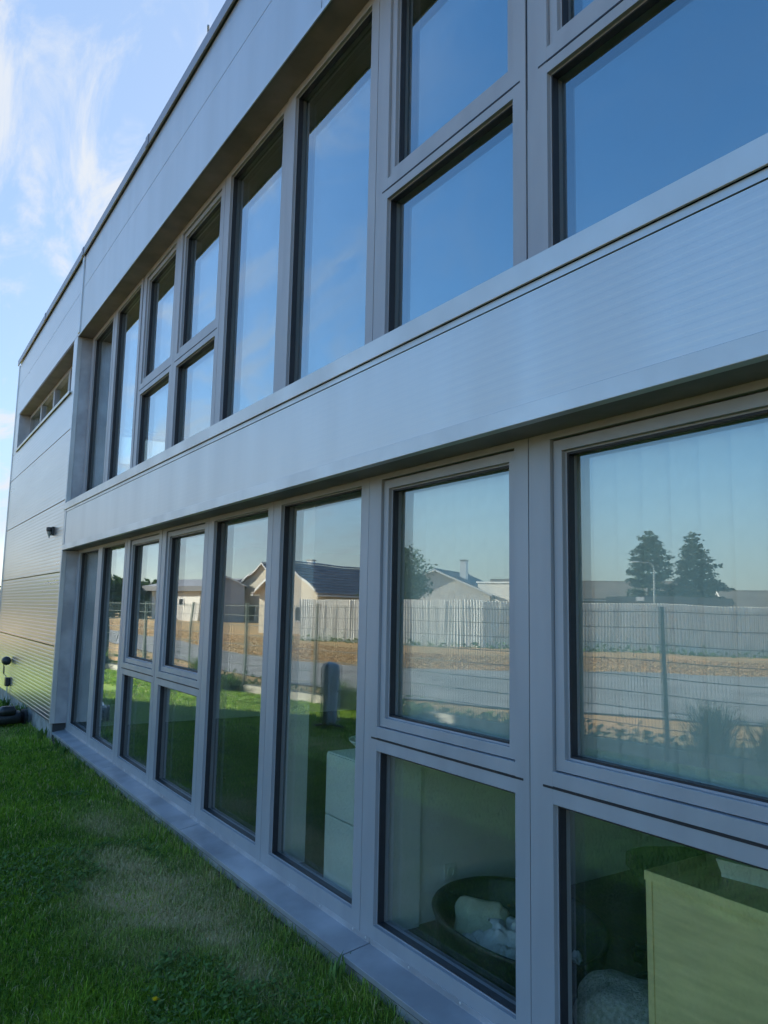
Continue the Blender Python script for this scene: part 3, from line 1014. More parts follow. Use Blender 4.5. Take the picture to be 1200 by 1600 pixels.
# white cabinet with a round bowl, in the next room
cb = thing('cabinet', 'white drawer cabinet close behind the full height pane', 'cabinet', (-3.94, 0.13, FZ))
MB().box(0.0, 0.50, 0.002, 0.42, 0.0, 0.76).build('carcass', M['white'], cb, bevel=0.002)
MB().box(0.022, 0.498, -0.016, 0.0, 0.01, 0.42).build('drawer_front', M['white'], cb, bevel=0.002)
MB().box(0.022, 0.498, -0.016, 0.0, 0.428, 0.755).build('drawer_front', M['white'], cb, bevel=0.002)
bw = MB().lathe([(0.09, 0.0), (0.13, 0.01), (0.19, 0.08), (0.20, 0.085), (0.195, 0.075), (0.13, 0.018), (0.02, 0.014)], n=30)
bw = bw.build('bowl', M['white'], loc=(-3.70, 0.36, FZ + 0.7605), smooth=True)
tag(bw, 'wide white bowl standing on the white cabinet', 'bowl')
# ------------------------------------------------------------------ boundary fence (seen in the panes)
fe = thing('mesh_fence', 'dark green welded mesh fence with posts along the lawn, mirrored in the windows', 'fence', (0, FA, -0.25))
fang = math.atan(FB)
POSTX = [-6.57 + 2.46 * k for k in range(-8, 6)]
post_me = MB().box(-0.03, 0.03, -0.02, 0.02, 0.0, 2.03).box(-0.034, 0.034, -0.024, 0.024, 2.031, 2.05).mesh('post', M['fence'])
SPAN = 2.46 / math.cos(fang)
wm = MB()
for k in range(9):
    z = 0.22 + k * 0.22
    for dy in (-0.007, 0.007):
        wm.tube((0, dy, z), (SPAN, dy, z), 0.0055, n=5, cap=False)
for k in range(int(SPAN / 0.05) + 1):
    wm.tube((0.025 + k * 0.05, 0, 0.13), (0.025 + k * 0.05, 0, 2.02), 0.0032, n=4, cap=False)
wire_me = wm.mesh('mesh_panel', M['fence'])
kerb_me = MB().box(0.035, SPAN - 0.035, -0.025, 0.025, 0.0, 0.20).mesh('kerb_board', M['kerb'])
for i, px in enumerate(POSTX):
    loc = (px, FB * px, 0)
    o = link('post', post_me, fe, loc)
    o.rotation_euler = (0, 0, fang)
    if i < len(POSTX) - 1:
        for nm, me in (('mesh_panel', wire_me), ('kerb_board', kerb_me)):
            o = link(nm, me, fe, loc)
            o.rotation_euler = (0, 0, fang)

# ------------------------------------------------------------------ white corrugated wall across the street
cwl = thing('corrugated_wall', 'long wall of weathered white corrugated sheets across the street, mirrored in the windows', 'wall', (-33.5, -25.5, -0.3))
poly = [(-43.9, -20.1), (-38.5, -22.8), (-33.0, -26.3), (-26.5, -32.3), (-20.0, -38.7), (-8.0, -51.5)]
prof = []
nw = 7
for k in range(nw * 6 + 1):
    prof.append((1.0 * k / (nw * 6), 0.02 * math.cos(2 * math.pi * k / 6)))
sm_ = MB()
for z in (0.0, 2.62):
    sm_.v += [(a, b, z) for a, b in prof]
    sm_.v += [(a, b - 0.008, z) for a, b in prof]
L_ = len(prof)
for k in range(L_ - 1):
    sm_.f += [(k, k + 1, 2 * L_ + k + 1, 2 * L_ + k), (L_ + k, 3 * L_ + k, 3 * L_ + k + 1, L_ + k + 1),
              (2 * L_ + k, 2 * L_ + k + 1, 3 * L_ + k + 1, 3 * L_ + k)]
sm_.sm = False
sheet_me = sm_.mesh('sheet', M['sheet'])
for a, b in zip(poly[:-1], poly[1:]):
    ln = math.hypot(b[0] - a[0], b[1] - a[1])
    ang = math.atan2(b[1] - a[1], b[0] - a[0])
    ns = max(1, int(round(ln / 1.02)))
    for k in range(ns):
        t = k / ns
        o = link('sheet', sheet_me, cwl, (a[0] + (b[0] - a[0]) * t + 33.5, a[1] + (b[1] - a[1]) * t + 25.5 + (0.012 if k % 2 else 0.0),
                                         random.uniform(-0.015, 0.015)))
        o.rotation_euler = (random.uniform(-0.006, 0.006), random.uniform(-0.006, 0.006), ang)
        o.scale = (ln / ns / 1.0 * 1.03, 1, 1)


# ------------------------------------------------------------------ houses across the street
def gable_house(name, label, loc, rz, L, Wd, he, hr, wall, roof, over=0.35, windows=(), chimney=None, cat='house'):
    """ridge along local x; windows = (side, position, width, z0, z1) side in '+y','-y','+x','-x'"""
    t = thing(name, label, cat, loc, rz)
    m_ = MB()
    x, y = L / 2, Wd / 2
    m_.extrude([(-y, 0), (y, 0), (y, he), (0, hr), (-y, he)], 'x', -x, x)
    m_.build('wall', wall, t)
    sl = math.hypot(y, hr - he)
    for s_ in (-1, 1):
        nx, nz = (hr - he) / sl, y / sl
        e = over / sl
        p0 = (s_ * 0.0, hr + 0.02)
        p1 = (s_ * y * (1 + e), he - (hr - he) * e + 0.02)
        r_ = MB().extrude([p0, p1, (p1[0] + s_ * nx * 0.16, p1[1] + nz * 0.16), (0, hr + 0.20)], 'x', -x - over, x + over)
        if roof is M['tiles']:
            r_ = MB()
            rows = max(6, int(sl / 0.36))
            pf = [(0, hr + 0.02), p1]
            for q in range(rows):
                for fq, off in ((1 - q / rows, 0.17), (1 - (q + 1) / rows, 0.10)):
                    bx0, bz0 = p1[0] * fq, hr + 0.02 + (p1[1] - hr - 0.02) * fq
                    pf.append((bx0 + s_ * nx * off, bz0 + nz * off))
            r_.extrude(pf, 'x', -x - over, x + over)
        ro_ = r_.build('roof', roof, t)
        g_ = MB().box(-x - over, x + over, p1[0] - 0.06, p1[0] + 0.06, p1[1] - 0.12, p1[1] - 0.01)
        g_.build('gutter', M['whitepaint'] if roof is not M['greyroof'] else M['fascia'], ro_)
    r_ = MB().extrude([(-0.18, hr + 0.16), (0, hr + 0.28), (0.18, hr + 0.16)], 'x', -x - over, x + over)
    r_.build('ridge_cap', roof, t)
    for e_ in (-1, 1):
        for s_ in (-1, 1):
            bb_ = MB().extrude([(0, hr - 0.02), (s_ * y * 1.05, he - 0.05), (s_ * y * 1.05, he + 0.14), (0, hr + 0.16)], 'x',
                               e_ * (x + over) - 0.03, e_ * (x + over) + 0.03)
            bb_.build('barge_board', M['whitepaint'], t)
    for side_, pos, w, z0, z1 in windows:
        m_ = MB().ring(pos - w / 2, pos + w / 2, z0, z1, 0.08, -0.05, 0.03)
        q = MB().box(pos - w / 2 + 0.07, pos + w / 2 - 0.07, -0.01, 0.01, z0 + 0.07, z1 - 0.07)
        for mm in (m_, q):
            if side_ == '+y':
                mm.v = [(v[0], y - v[1], v[2]) for v in mm.v]
            elif side_ == '-y':
                mm.v = [(v[0], -y + v[1], v[2]) for v in mm.v]
            elif side_ == '+x':
                mm.v = [(x - v[1], v[0], v[2]) for v in mm.v]
            else:
                mm.v = [(-x + v[1], v[0], v[2]) for v in mm.v]
        fo = m_.build('window', M['whitepaint'], t)
        q.build('pane', M['housepane'], fo)
    if chimney:
        cx, cy, w, zt = chimney
        c_ = MB().box(cx - w / 2, cx + w / 2, cy - w / 2, cy + w / 2, he, zt).build('chimney', M['whitepaint'], t)
        MB().box(cx - w / 2 - 0.06, cx + w / 2 + 0.06, cy - w / 2 - 0.06, cy + w / 2 + 0.06, zt, zt + 0.1).build('chimney_cap', M['concrete'], c_)
    return t


GZ = -0.3
# hall with the white wall and dark fascia (far left of the reflection)
hA = thing('hall', 'low white hall with a dark fascia and shallow grey roof beyond the dry field', 'building', (-105.3, -35.9, GZ), rad(-17))
MB().box(-12.3, -0.3, -8, 0, 0, 4.2).build('wall', M['white_wall'], hA)
MB().box(-0.29, 3.6, -9.5, -1.0, 0, 4.2).build('annex', M['grey_wall'], hA)
MB().box(-13.1, 4.2, -10, 0.8, 4.21, 4.95).build('fascia', M['fascia'], hA)
MB().extrude([(-10, 4.951), (0.8, 4.951), (-4.6, 6.2)], 'x', -13.1, 4.2).build('roof', M['greyroof'], hA)
MB().box(-12.2, -12.0, 0.01, 0.13, 0, 4.2).build('downpipe', M['whitepaint'], hA)
for k in range(2):
    wq = MB().ring(-9 + k * 4, -7.4 + k * 4, 2.2, 3.2, 0.1, -0.05, 0.03)
    wo_ = wq.build('window', M['whitepaint'], hA)
    MB().box(-8.92 + k * 4, -7.48 + k * 4, -0.02, 0.015, 2.28, 3.12).build('pane', M['housepane'], wo_)

gable_house('house', 'cream gabled house with a dark porch beside the grey shed', (-100.5, -46.5, GZ), rad(70), 9, 8.2, 4.9, 8.2,
            M['cream'], M['tiles'], 0.4, (('-y', -2, 1.4, 0.9, 2.2), ('+x', -1.8, 1.2, 1, 2.2), ('+x', 1.8, 1.6, 0.2, 2.4), ('+y', 1, 1.4, 0.9, 2.2)))
gable_house('shed', 'grey rendered shed between the white hall and the cream house', (-104, -39.2, GZ), rad(20), 8, 5.0, 5.0, 6.1,
            M['grey_wall'], M['greyroof'], 0.25, (('+y', 1, 1.0, 1.2, 2.2),), cat='shed')
gable_house('house', 'cream house under a dark tiled roof behind the end of the corrugated wall', (-57.5, -29.9, GZ), rad(72), 10, 6.4, 3.4, 5.6,
            M['cream'], M['tiles'], 0.5, (('+x', 1.2, 1.3, 1.0, 2.2), ('+x', -1.4, 1.2, 1.0, 2.2), ('-y', -2, 1.4, 1.0, 2.2), ('-y', 2, 1.4, 1.0, 2.2)),
            chimney=(1.6, 0.9, 0.55, 6.1))
# white house with chimney
gable_house('house', 'white gabled house with a tall chimney behind the corrugated wall', (-65.3, -50.1, GZ), rad(56.8), 12, 11.6, 3.6, 6.05,
            M['white_wall'], M['greyroof'], 0.4, (('+x', -2, 1.4, 1, 2.2), ('-y', 0, 1.6, 1, 2.2)), chimney=(2.0, -2.0, 0.75, 7.3))
wb = thing('garage', 'plain white flat roofed box behind the corrugated wall', 'garage', (-57.6, -50.2, GZ), rad(-20))
MB().box(-1.7, 1.7, -1.8, 1.8, 0, 4.85).build('wall', M['white_wall'], wb)
MB().box(-1.8, 1.8, -1.9, 1.9, 4.851, 5.0).build('roof', M['whitepaint'], wb)
# long barn
gable_house('barn', 'long barn with a low brown roof behind the conifers', (-62.5, -71.0, GZ), rad(-42), 26, 14, 3.8, 5.9,
            M['grey_wall'], M['brownroof'], 0.5, (('+y', -5, 1.6, 1, 2.2), ('+y', 5, 1.6, 1, 2.2)), cat='barn')
gable_house('house', 'low house with a white roof edge at the right end of the corrugated wall', (-36.5, -66.0, GZ), rad(-40), 12, 8, 3.0, 4.3,
            M['grey_wall'], M['brownroof'], 0.5, (('+y', 0, 1.6, 1, 2.2), ('+x', 0, 1.4, 1, 2.2)))
# dark screen fence behind the wall with a white sign
sf = thing('screen_fence', 'dark board screen behind the corrugated wall below the conifers', 'fence', (-35.6, -46.3, GZ), rad(-36))
for k in range(12):
    MB().box(-4.4 + k * 0.74, -4.4 + k * 0.74 + 0.72, -0.02, 0.02, 0.0, 3.40 + 0.03 * (k % 2)).build('board', M['fascia'], sf)
for k in range(4):
    MB().box(-4.4 + k * 2.9, -4.3 + k * 2.9, -0.14, -0.03, 0, 3.3).build('post', M['fascia'], sf)
sg = thing('sign_board', 'small white sign on the dark screen behind the wall', 'sign', (-36.9, -45.0, GZ), rad(-36))
MB().box(-0.33, 0.33, 0.0, 0.02, 3.06, 3.36).build('panel', M['sign'], sg)
MB().box(-0.03, 0.03, -0.04, -0.002, 0.0, 3.3).build('post', M['galv'], sg)


# street lamps
def street_lamp(label, loc, rz, hgt):
    t = thing('street_lamp', label, 'street lamp', loc, rz, 'street lamps')
    MB().tube((0, 0, 0), (0, 0, hgt - 0.5), 0.07, 0.045, 10).build('pole', M['galv'], t)
    MB().path([(0, 0, hgt - 0.5), (0.04, 0, hgt - 0.25), (0.18, 0, hgt - 0.06), (0.45, 0, hgt), (0.9, 0, hgt + 0.05)], 0.035).build('arm', M['galv'], t)
    loft([srect(0.04, 0.05, hgt + 0.0, 1.2), srect(0.36, 0.11, hgt + 0.04, 1.25), srect(0.34, 0.10, hgt + 0.09, 1.25), srect(0.2, 0.04, hgt + 0.13, 1.2)],
         M['lamp_head'], 'lamp_head', t)
    return t


street_lamp('street lamp with a curved arm in front of the two conifers', (-32.5, -40.9, GZ), rad(148), 5.6)


# ------------------------------------------------------------------ trees
def leaf_mesh(name, centres, size, material, flat=0.0, tones=None):
    """many small leaf quads round the given centres"""
    c = np.asarray(centres)
    n_ = len(c)
    a = rng.normal(size=(n_, 3))
    a /= np.linalg.norm(a, axis=1)[:, None]
    b = rng.normal(size=(n_, 3))
    b[:, 2] *= (1 - flat)
    a[:, 2] *= (1 - flat)
    b -= (b * a).sum(1)[:, None] * a / np.maximum(1e-6, (a * a).sum(1))[:, None]
    b /= np.maximum(1e-6, np.linalg.norm(b, axis=1))[:, None]
    s = size * rng.uniform(0.6, 1.4, (n_, 1))
    v = np.empty((n_, 4, 3))
    v[:, 0] = c - a * s
    v[:, 1] = c - b * s * 0.5
    v[:, 2] = c + a * s
    v[:, 3] = c + b * s * 0.5
    me = bpy.data.meshes.new(name)
    me.vertices.add(n_ * 4)
    me.vertices.foreach_set('co', v.reshape(-1))
    me.loops.add(n_ * 4)
    me.loops.foreach_set('vertex_index', np.arange(n_ * 4, dtype=np.int32))
    me.polygons.add(n_)
    me.polygons.foreach_set('loop_start', np.arange(0, n_ * 4, 4, dtype=np.int32))
    me.update(calc_edges=True)
    t = me.attributes.new('tone', 'FLOAT', 'FACE')
    tt = rng.uniform(0, 1, n_) if tones is None else np.clip(tones + rng.normal(0, 0.15, n_), 0, 1)
    t.data.foreach_set('value', tt.astype(np.float32))
    me.materials.append(material)
    return me


def broad_tree(label, loc, hgt, rx, rz_, n_leaf, lobes, material, group='trees across the street', leaf=0.13, trunk=0.18, base=0.25):
    t = thing('leafy_tree', label, 'tree', loc, 0, group)
    tr = MB()
    zc = hgt * (base + (1 - base) * 0.5)
    tr.tube((0, 0, 0), (0.05, 0.03, hgt * base), trunk, trunk * 0.8, 8).tube((0.05, 0.03, hgt * base), (0, 0, hgt * 0.75), trunk * 0.8, trunk * 0.25, 8)
    cs, tn = [], []
    lob = []
    for k in range(lobes):
        a = rng.uniform(0, 6.28)
        ph_ = rng.uniform(-1, 1)
        rr_ = math.sqrt(max(0, 1 - ph_ * ph_)) * rng.uniform(0.45, 0.85)
        p = np.array([rx * rr_ * math.cos(a), rx * rr_ * math.sin(a), zc + ph_ * hgt * (1 - base) * 0.36])
        lob.append((p, rng.uniform(0.28, 0.5) * rx, rng.uniform(0, 1)))
        tr.tube((0, 0, hgt * rng.uniform(base, 0.5)), tuple(p), trunk * 0.3, trunk * 0.08, 5)
    tr.build('trunk', M['bark'], t)
    per = n_leaf // lobes
    for p, r_, tone in lob:
        d = rng.normal(size=(per, 3))
        d /= np.linalg.norm(d, axis=1)[:, None]
        q = p + d * (r_ * rng.uniform(0.35, 1.08, (per, 1))) * [1, 1, 0.85]
        cs.append(q)
        tn.append(np.full(per, 0.25 + 0.5 * tone))
    link('crown', leaf_mesh('crown', np.concatenate(cs), leaf, material, 0, np.concatenate(tn)), t)
    return t


def conifer(label, loc, hgt, rad_, whorls, ex, group='conifers behind the wall'):
    t = thing('conifer', label, 'tree', loc, 0, group)
    tr = MB().tube((0, 0, 0), (0, 0, hgt * 0.97), 0.22, 0.03, 8)
    cs, tn = [], []
    for w in range(whorls):
        f_ = w / (whorls - 1)
        z = hgt * (0.12 + 0.87 * f_)
        R_ = rad_ * (1 - f_) ** ex * (0.82 + 0.3 * rng.random()) * (0.75 + 0.25 * min(1, f_ * 4)) + 0.12
        nb = 7
        for k in range(nb):
            a = k * 2 * math.pi / nb + w * 0.7 + rng.uniform(-0.2, 0.2)
            r_ = R_ * rng.uniform(0.7, 1.12)
            tip = np.array([r_ * math.cos(a), r_ * math.sin(a), z - 0.06 * r_ + rng.uniform(-0.15, 0.25)])
            root = np.array([0, 0, z - 0.1])
            tr.tube(tuple(root), tuple(tip), 0.035, 0.01, 4, cap=False)
            m_ = max(10, int(190 * r_ / rad_))
            s_ = rng.uniform(0.15, 1.03, (m_, 1)) ** 0.7
            q = root + (tip - root) * s_ + rng.normal(0, 0.13, (m_, 3)) * np.array([1.3, 1.3, 0.75])
            cs.append(q)
            tn.append(np.full(m_, rng.uniform(0.2, 0.7)))
    tr.build('trunk', M['bark'], t)
    link('crown', leaf_mesh('crown', np.concatenate(cs), 0.155, M['needle'], 0.35, np.concatenate(tn)), t)
    return t


conifer('tall dark conifer behind the street lamp, the left of two in the reflection', (-40.0, -50.2, GZ), 8.9, 3.0, 17, 0.48)
conifer('tall dark conifer beside the other one, the right of two in the reflection', (-38.3, -54.0, GZ), 8.8, 3.1, 19, 0.7)
broad_tree('round leafy tree between the tiled house and the white house', (-46.4, -29.6, GZ), 7.0, 2.8, 2.5, 6500, 26, M['leaf_green'])
broad_tree('small leafy tree beside the low house at the right end of the wall', (-35.0, -62.8, GZ), 5.6, 1.8, 2, 2600, 14, M['leaf_green'])
for i, (x, y, hh, r_) in enumerate(((-125, -21, 6.0, 4.6), (-124, -26, 6.3, 4.6), (-122, -31, 5.9, 4.6), (-122, -36.5, 5.8, 4.2), (-130, -15, 6.3, 4.6))):
    broad_tree(['dark bushy tree at the far left end of the tree line', 'dark bushy tree second from the left in the tree line',
                'dark bushy tree in the middle of the tree line', 'dark bushy tree beside the white hall, right end of the tree line',
                'dark bushy tree farthest away behind the tree line'][i], (x, y, GZ), hh, r_, 3, 6500, 30, M['leaf_dark'], 'far tree line beyond the field', 0.42, 0.3, 0.0)
broad_tree('dark tree far off at the left edge beyond the building corner', (-61, 7.0, GZ), 4.6, 2.2, 3, 3600, 18, M['leaf_dark'], None, 0.16, 0.15, 0.1)


# ------------------------------------------------------------------ weeds
def weed(label, loc, hgt, spread, n_, material=None, group='weeds along the fence', name='weed', leafw=0.012):
    m_ = MB()
    tn = []
    for k in range(n_):
        a = rng.uniform(0, 6.28)
        l = hgt * rng.uniform(0.5, 1.1)
        s_ = spread * rng.uniform(0.1, 1.0)
        b0 = np.array([rng.normal(0, spread * 0.18), rng.normal(0, spread * 0.18), 0])
        d = np.array([math.cos(a), math.sin(a), 0])
        p1 = b0 + d * s_ * 0.35 + [0, 0, l * 0.6]
        p2 = b0 + d * s_ + [0, 0, l]
        side_ = np.array([-d[1], d[0], 0]) * leafw * rng.uniform(0.6, 1.5)
        bi = len(m_.v)
        m_.v += [tuple(b0 - side_ * 0.5), tuple(b0 + side_ * 0.5), tuple(p1 + side_), tuple(p1 - side_), tuple(p2)]
        m_.f += [(bi, bi + 1, bi + 2, bi + 3), (bi + 3, bi + 2, bi + 4)]
        q = rng.uniform(0, 1)
        tn += [q, q]
    me = m_.mesh('weed', material or M['weed'])
    at = me.attributes.new('tone', 'FLOAT', 'FACE')
    at.data.foreach_set('value', np.array(tn, dtype=np.float32))
    o_ = link(name, me, None, loc)
    return tag(o_, label, 'weed', group)


for x, hh, sp, lab in ((-20.2, 0.5, 0.5, 'tall green weeds at the fence foot farthest from the camera'), (-18.0, 0.75, 0.55, 'tall green weeds at the fence foot opposite the narrow sashes'),
                       (-16.8, 0.4, 0.5, 'low green weeds at the fence foot beside the tall weeds'), (-13.1, 0.55, 0.5, 'green weeds at the fence foot beside the radiator in the reflection'),
                       (-12.4, 0.45, 0.6, 'low spreading weeds at the fence foot below the round tree'), (-11.0, 0.3, 0.5, 'short weeds at the fence kerb in the wide pane'),
                       (-6.1, 0.85, 0.6, 'tall pale weeds at the fence right of the last post'), (-5.3, 0.7, 0.6, 'pale bushy weeds at the fence near the right edge'),
                       (-24.0, 0.6, 0.7, 'green weeds at the far end of the fence')):
    pale = x in (-6.1, -5.3)
    weed(lab, (x, fence_y(x) + (0.12 if not pale else -0.2), -0.23), hh, sp, 420, M['weed'], leafw=0.008)
for i, (x, y, hh, sp, n_) in enumerate(((-9.75, -0.22, 0.16, 0.10, 26), (-9.35, -0.23, 0.12, 0.10, 20), (-8.55, -0.23, 0.10, 0.09, 18), (-3.20, -0.205, 0.13, 0.09, 20),
                                        (-12.35, -0.22, 0.25, 0.16, 60), (-12.75, -0.25, 0.22, 0.15, 50), (-10.6, -0.25, 0.16, 0.12, 30), (-13.9, -0.25, 0.2, 0.14, 40))):
    lab = ['grass tuft at the left end of the window sill', 'second small tuft along the window sill from the left', 'third small tuft along the window sill from the left',
           'green weed growing up against the nearest sill joint', 'dark bushy weed behind the robot mower', 'leafy weed at the wall left of the mower hood',
           'weed at the foot of the reveal corner', 'weed at the wall below the charger'][i]
    weed(lab, (x, y, lawn_z(x, y)), hh, sp, n_, group='weeds along the building', leafw=0.008)

# mixed rough grass between the fence and the street
pts = []
tn_ = []
while len(pts) < 14000:
    x = rng.uniform(-45, 2)
    w_s = 0.25 + 0.75 * (0.5 + 0.5 * math.sin(x * 0.9) * math.sin(x * 0.37 + 1))
    y = fence_y(x) - 0.06 - abs(rng.normal(0, 0.55))
    pts.append((x, y, -0.29 + abs(rng.normal(0, 0.20)) * w_s))
    tn_.append(0.5)
o = link('rough_grass', leaf_mesh('rough_grass', np.array(pts), 0.055, M['weed'], 0.0))
tag(o, 'rough green grass growing outside the mesh fence', 'grass', kind='stuff')

# dry tufts along the foot of the corrugated wall and on the verge
pts = []
for a, b in zip(poly[:-1], poly[1:]):
    ln = math.hypot(b[0] - a[0], b[1] - a[1])
    for k in range(int(ln * 26)):
        t = rng.uniform()
        pts.append((a[0] + (b[0] - a[0]) * t + abs(rng.normal(0.3, 0.5)) * 0.65, a[1] + (b[1] - a[1]) * t + abs(rng.normal(0.3, 0.5)) * 0.75, -0.3 + abs(rng.normal(0, 0.16))))
o = link('verge_weeds', leaf_mesh('verge_weeds', np.array(pts), 0.11, M['weed'], 0.0))
tag(o, 'low weeds growing along the foot of the corrugated wall', 'weeds', kind='stuff')
pts = []
while len(pts) < 30000:
    t = rng.uniform()
    k = int(t * (len(near) - 1))
    u_ = t * (len(near) - 1) - k
    fx = far[k][0] + (far[k + 1][0] - far[k][0]) * u_
    fy = far[k][1] + (far[k + 1][1] - far[k][1]) * u_
    d = rng.uniform(0.05, 9)
    pts.append((fx - 0.62 * d, fy - 0.78 * d, -0.29 + abs(rng.normal(0, 0.05))))
o = link('dry_grass', leaf_mesh('dry_grass', np.array(pts), 0.045, M['straw'], 0.0))
tag(o, 'dry straw coloured grass on the verge beyond the street', 'grass', kind='stuff')


# ------------------------------------------------------------------ lawn grass
PATCH = [(-4.6, -0.62, 0.6, 0.30, 1.25), (-4.2, -0.47, 0.4, 0.18, 1.1), (-5.3, -0.60, 0.5, 0.22, 0.65), (-3.6, -0.48, 0.40, 0.13, 0.5), (-6.4, -0.5, 0.6, 0.2, 0.35),
         (-11.6, -0.8, 0.7, 0.25, 0.5), (-8.9, -2.9, 1.0, 0.35, 0.6)]


def smooth_noise(x, y, s, seed):
    rs = np.random.default_rng(seed)
    o_ = np.zeros_like(x)
    for k in range(7):
        a, f_ = rs.uniform(0, 6.28), s * rs.uniform(0.5, 2.2)
        o_ += np.sin((x * math.cos(a) + y * math.sin(a)) * f_ + rs.uniform(0, 6.28))
    return o_ / 7


def dryness(x, y):
    d = np.zeros_like(x)
    for px, py, a, b, w in PATCH:
        d = np.maximum(d, w * np.exp(-(((x - px) / a) ** 2 + ((y - py) / b) ** 2)))
    d += 0.12 * np.exp(-((y + 0.2) / 0.08) ** 2) * (y < 0)
    return np.clip(d * (0.95 + 0.9 * smooth_noise(x, y, 9, 5)), 0, 1)


def grass_patch(regions):
    X, Y, LN, WD = [], [], [], []
    for x0, x1, y0, y1, dens, ln, wd in regions:
        n_ = int((x1 - x0) * (y1 - y0) * dens)
        x = rng.uniform(x0, x1, n_)
        y = rng.uniform(y0, y1, n_)
        k = y > (FA + FB * x + 0.05)
        x, y = x[k], y[k]
        X.append(x)
        Y.append(y)
        LN.append(np.full(len(x), ln))
        WD.append(np.full(len(x), wd))
    x, y, ln, wd = map(np.concatenate, (X, Y, LN, WD))
    n_ = len(x)
    dry = dryness(x, y)
    clump = smooth_noise(x, y, 5, 1) * 0.6 + smooth_noise(x, y, 17, 2) * 0.5
    ln = ln * rng.uniform(0.55, 1.25, n_) * (1 + 0.35 * clump) * (1 - 0.45 * dry)
    ln *= np.where(y > -0.24, rng.uniform(0.7, 2.1, n_), 1)
    z = np.where(True, -0.03 - 0.19 * np.clip((y + 0.3) / (FA + FB * x + 0.3), 0, 1), 0)
    a = rng.uniform(0, 6.283, n_)
    lean = rng.uniform(0.15, 0.95, n_)
    d = np.stack([np.cos(a), np.sin(a), np.zeros(n_)], 1)
    s = np.stack([-np.sin(a), np.cos(a), np.zeros(n_)], 1) * (wd * rng.uniform(0.6, 1.3, n_))[:, None]
    p0 = np.stack([x, y, z - 0.004], 1)
    up = np.array([0, 0, 1.0])
    p1 = p0 + d * (ln * lean * 0.3)[:, None] + up * (ln * 0.6)[:, None]
    p2 = p0 + d * (ln * lean * 0.95)[:, None] + up * (ln * (1.0 - 0.35 * lean))[:, None]
    v = np.empty((n_, 5, 3))
    v[:, 0] = p0 - s * 0.5
    v[:, 1] = p0 + s * 0.5
    v[:, 2] = p1 + s * 0.42
    v[:, 3] = p1 - s * 0.42
    v[:, 4] = p2
    me = bpy.data.meshes.new('lawn_grass')
    me.vertices.add(n_ * 5)
    me.vertices.foreach_set('co', v.reshape(-1))
    idx = np.arange(n_, dtype=np.int32)[:, None] * 5
    loops = np.concatenate([idx + [0, 1, 2, 3], idx + [3, 2, 4]], 1).astype(np.int32).reshape(-1)
    me.loops.add(n_ * 7)
    me.loops.foreach_set('vertex_index', loops)
    me.polygons.add(n_ * 2)
    st = (np.arange(n_, dtype=np.int32)[:, None] * 7 + np.array([0, 4], dtype=np.int32)).reshape(-1)
    me.polygons.foreach_set('loop_start', st.astype(np.int32))
    me.update(calc_edges=True)
    tone = np.clip(0.42 + 0.42 * clump + rng.normal(0, 0.27, n_), 0, 1)
    dr = np.clip(dry + (rng.random(n_) < 0.06) * 0.7 + (rng.random(n_) < dry * 0.6) * 0.5, 0, 1)
    for nm, arr in (('tone', tone), ('dry', dr)):
        at = me.attributes.new(nm, 'FLOAT', 'FACE')
        at.data.foreach_set('value', np.repeat(arr, 2).astype(np.float32))
    me.materials.append(M['grass'])
    return me


regs = [(-4.4, -1.6, -2.0, -0.145, 19000, 0.050, 0.0042), (-6.6, -4.4, -2.0, -0.145, 13000, 0.050, 0.0052),
        (-10.0, -6.6, -2.2, -0.145, 6500, 0.050, 0.0075), (-16.5, -10.0, -2.2, -0.2, 2800, 0.05, 0.009),
        (-24, -8.0, -6.0, -2.2, 650, 0.055, 0.016), (-8, -1.6, -6.5, -2.0, 900, 0.05, 0.011), (-1.6, 0.6, -2.0, -0.175, 7000, 0.043, 0.006), (-1.6, 0.6, -6.5, -2.0, 800, 0.05, 0.011), (0.6, 3, -6.5, -0.175, 500, 0.05, 0.011)]
gr = link('lawn_grass', grass_patch(regs))
tag(gr, 'mown green lawn grass with dry patches in front of the windows', 'grass', kind='stuff')
# bare earth strip at the plinth
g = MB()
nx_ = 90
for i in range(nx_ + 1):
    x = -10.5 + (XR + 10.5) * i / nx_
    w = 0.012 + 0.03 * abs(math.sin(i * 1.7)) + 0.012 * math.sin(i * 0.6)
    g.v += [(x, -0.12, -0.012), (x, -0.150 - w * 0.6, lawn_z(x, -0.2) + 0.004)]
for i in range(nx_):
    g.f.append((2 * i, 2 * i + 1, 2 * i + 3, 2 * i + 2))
tag(g.build('earth_strip', M['soil']), kind='structure')


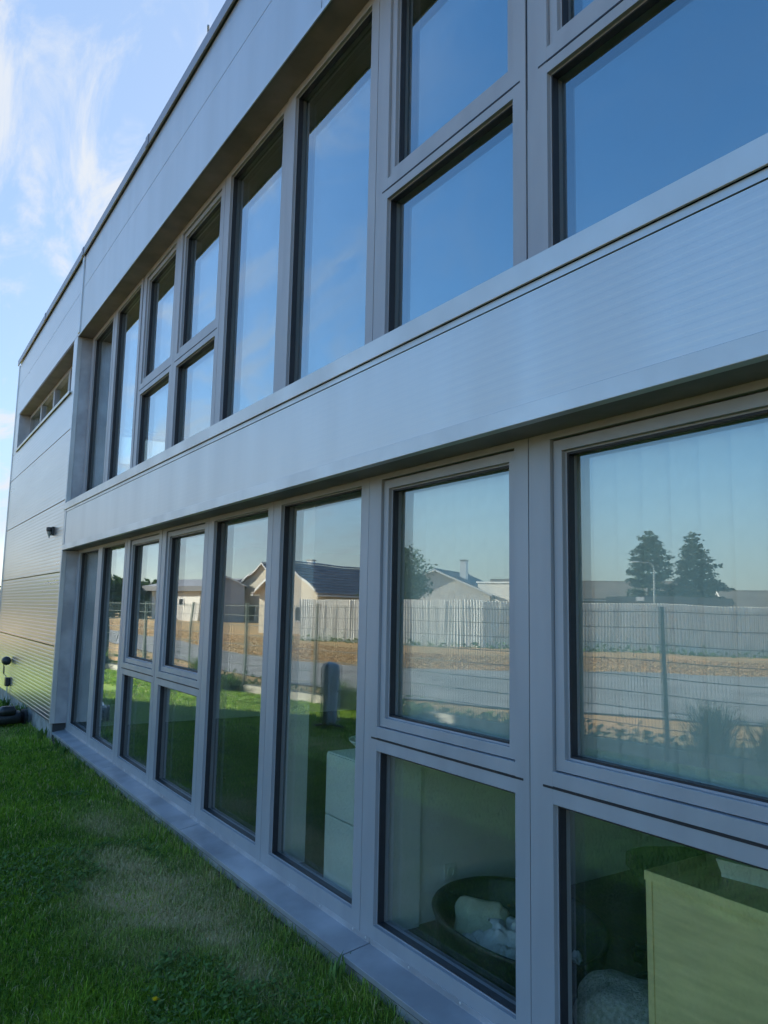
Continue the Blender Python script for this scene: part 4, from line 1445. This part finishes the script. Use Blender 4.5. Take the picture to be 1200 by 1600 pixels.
# broad clover and plantain leaves in the turf
def rosettes(n_):
    cs = []
    tn = []
    m_ = MB()
    for k in range(n_):
        x = rng.uniform(-7.5, -2.4)
        y = rng.uniform(-2.0, -0.35)
        if dryness(np.array([x]), np.array([y]))[0] > 0.3 or smooth_noise(np.array([x]), np.array([y]), 2.6, 8)[0] < 0.06:
            continue
        z = lawn_z(x, y) + 0.028
        for j in range(5):
            a = rng.uniform(0, 6.28)
            l, w = rng.uniform(0.016, 0.036), rng.uniform(0.005, 0.010)
            d = np.array([math.cos(a), math.sin(a), rng.uniform(0.1, 0.7)])
            s_ = np.array([-math.sin(a), math.cos(a), 0]) * w
            p = np.array([x, y, z]) + rng.normal(0, 0.006, 3)
            b = len(m_.v)
            m_.v += [tuple(p), tuple(p + d * l * 0.5 + s_), tuple(p + d * l), tuple(p + d * l * 0.5 - s_)]
            m_.f.append((b, b + 1, b + 2, b + 3))
            tn.append(rng.uniform(0.3, 1))
    me = m_.mesh('clover_leaves', M['weed'])
    at = me.attributes.new('tone', 'FLOAT', 'FACE')
    at.data.foreach_set('value', np.array(tn, dtype=np.float32))
    return me


o = link('clover_leaves', rosettes(4200))
tag(o, 'small broad clover leaves scattered through the shaded lawn', 'clover', kind='stuff')

# one yellow dandelion
dl = thing('dandelion', 'single yellow dandelion flower in the shaded grass', 'flower', (-3.45, -0.965, lawn_z(-3.45, -0.965)))
MB().tube((0, 0, 0), (0.005, 0.0, 0.045), 0.0022, 0.002, 6).build('stem', M['weed'], dl)
m = MB()
for k in range(26):
    a = k * 2.4
    r_ = 0.004 + 0.0135 * (k / 26)
    c = (0.005 + r_ * math.cos(a) * 0.5, r_ * math.sin(a) * 0.5, 0.046)
    t_ = (0.005 + r_ * math.cos(a) * 1.05, r_ * math.sin(a) * 1.05, 0.060 - 0.5 * r_)
    s_ = (-math.sin(a) * 0.0025, math.cos(a) * 0.0025)
    m.quad((c[0] - s_[0], c[1] - s_[1], c[2]), (c[0] + s_[0], c[1] + s_[1], c[2]), (t_[0] + s_[0], t_[1] + s_[1], t_[2]), (t_[0] - s_[0], t_[1] - s_[1], t_[2]))
m.build('flower_head', M['yellow'], dl)
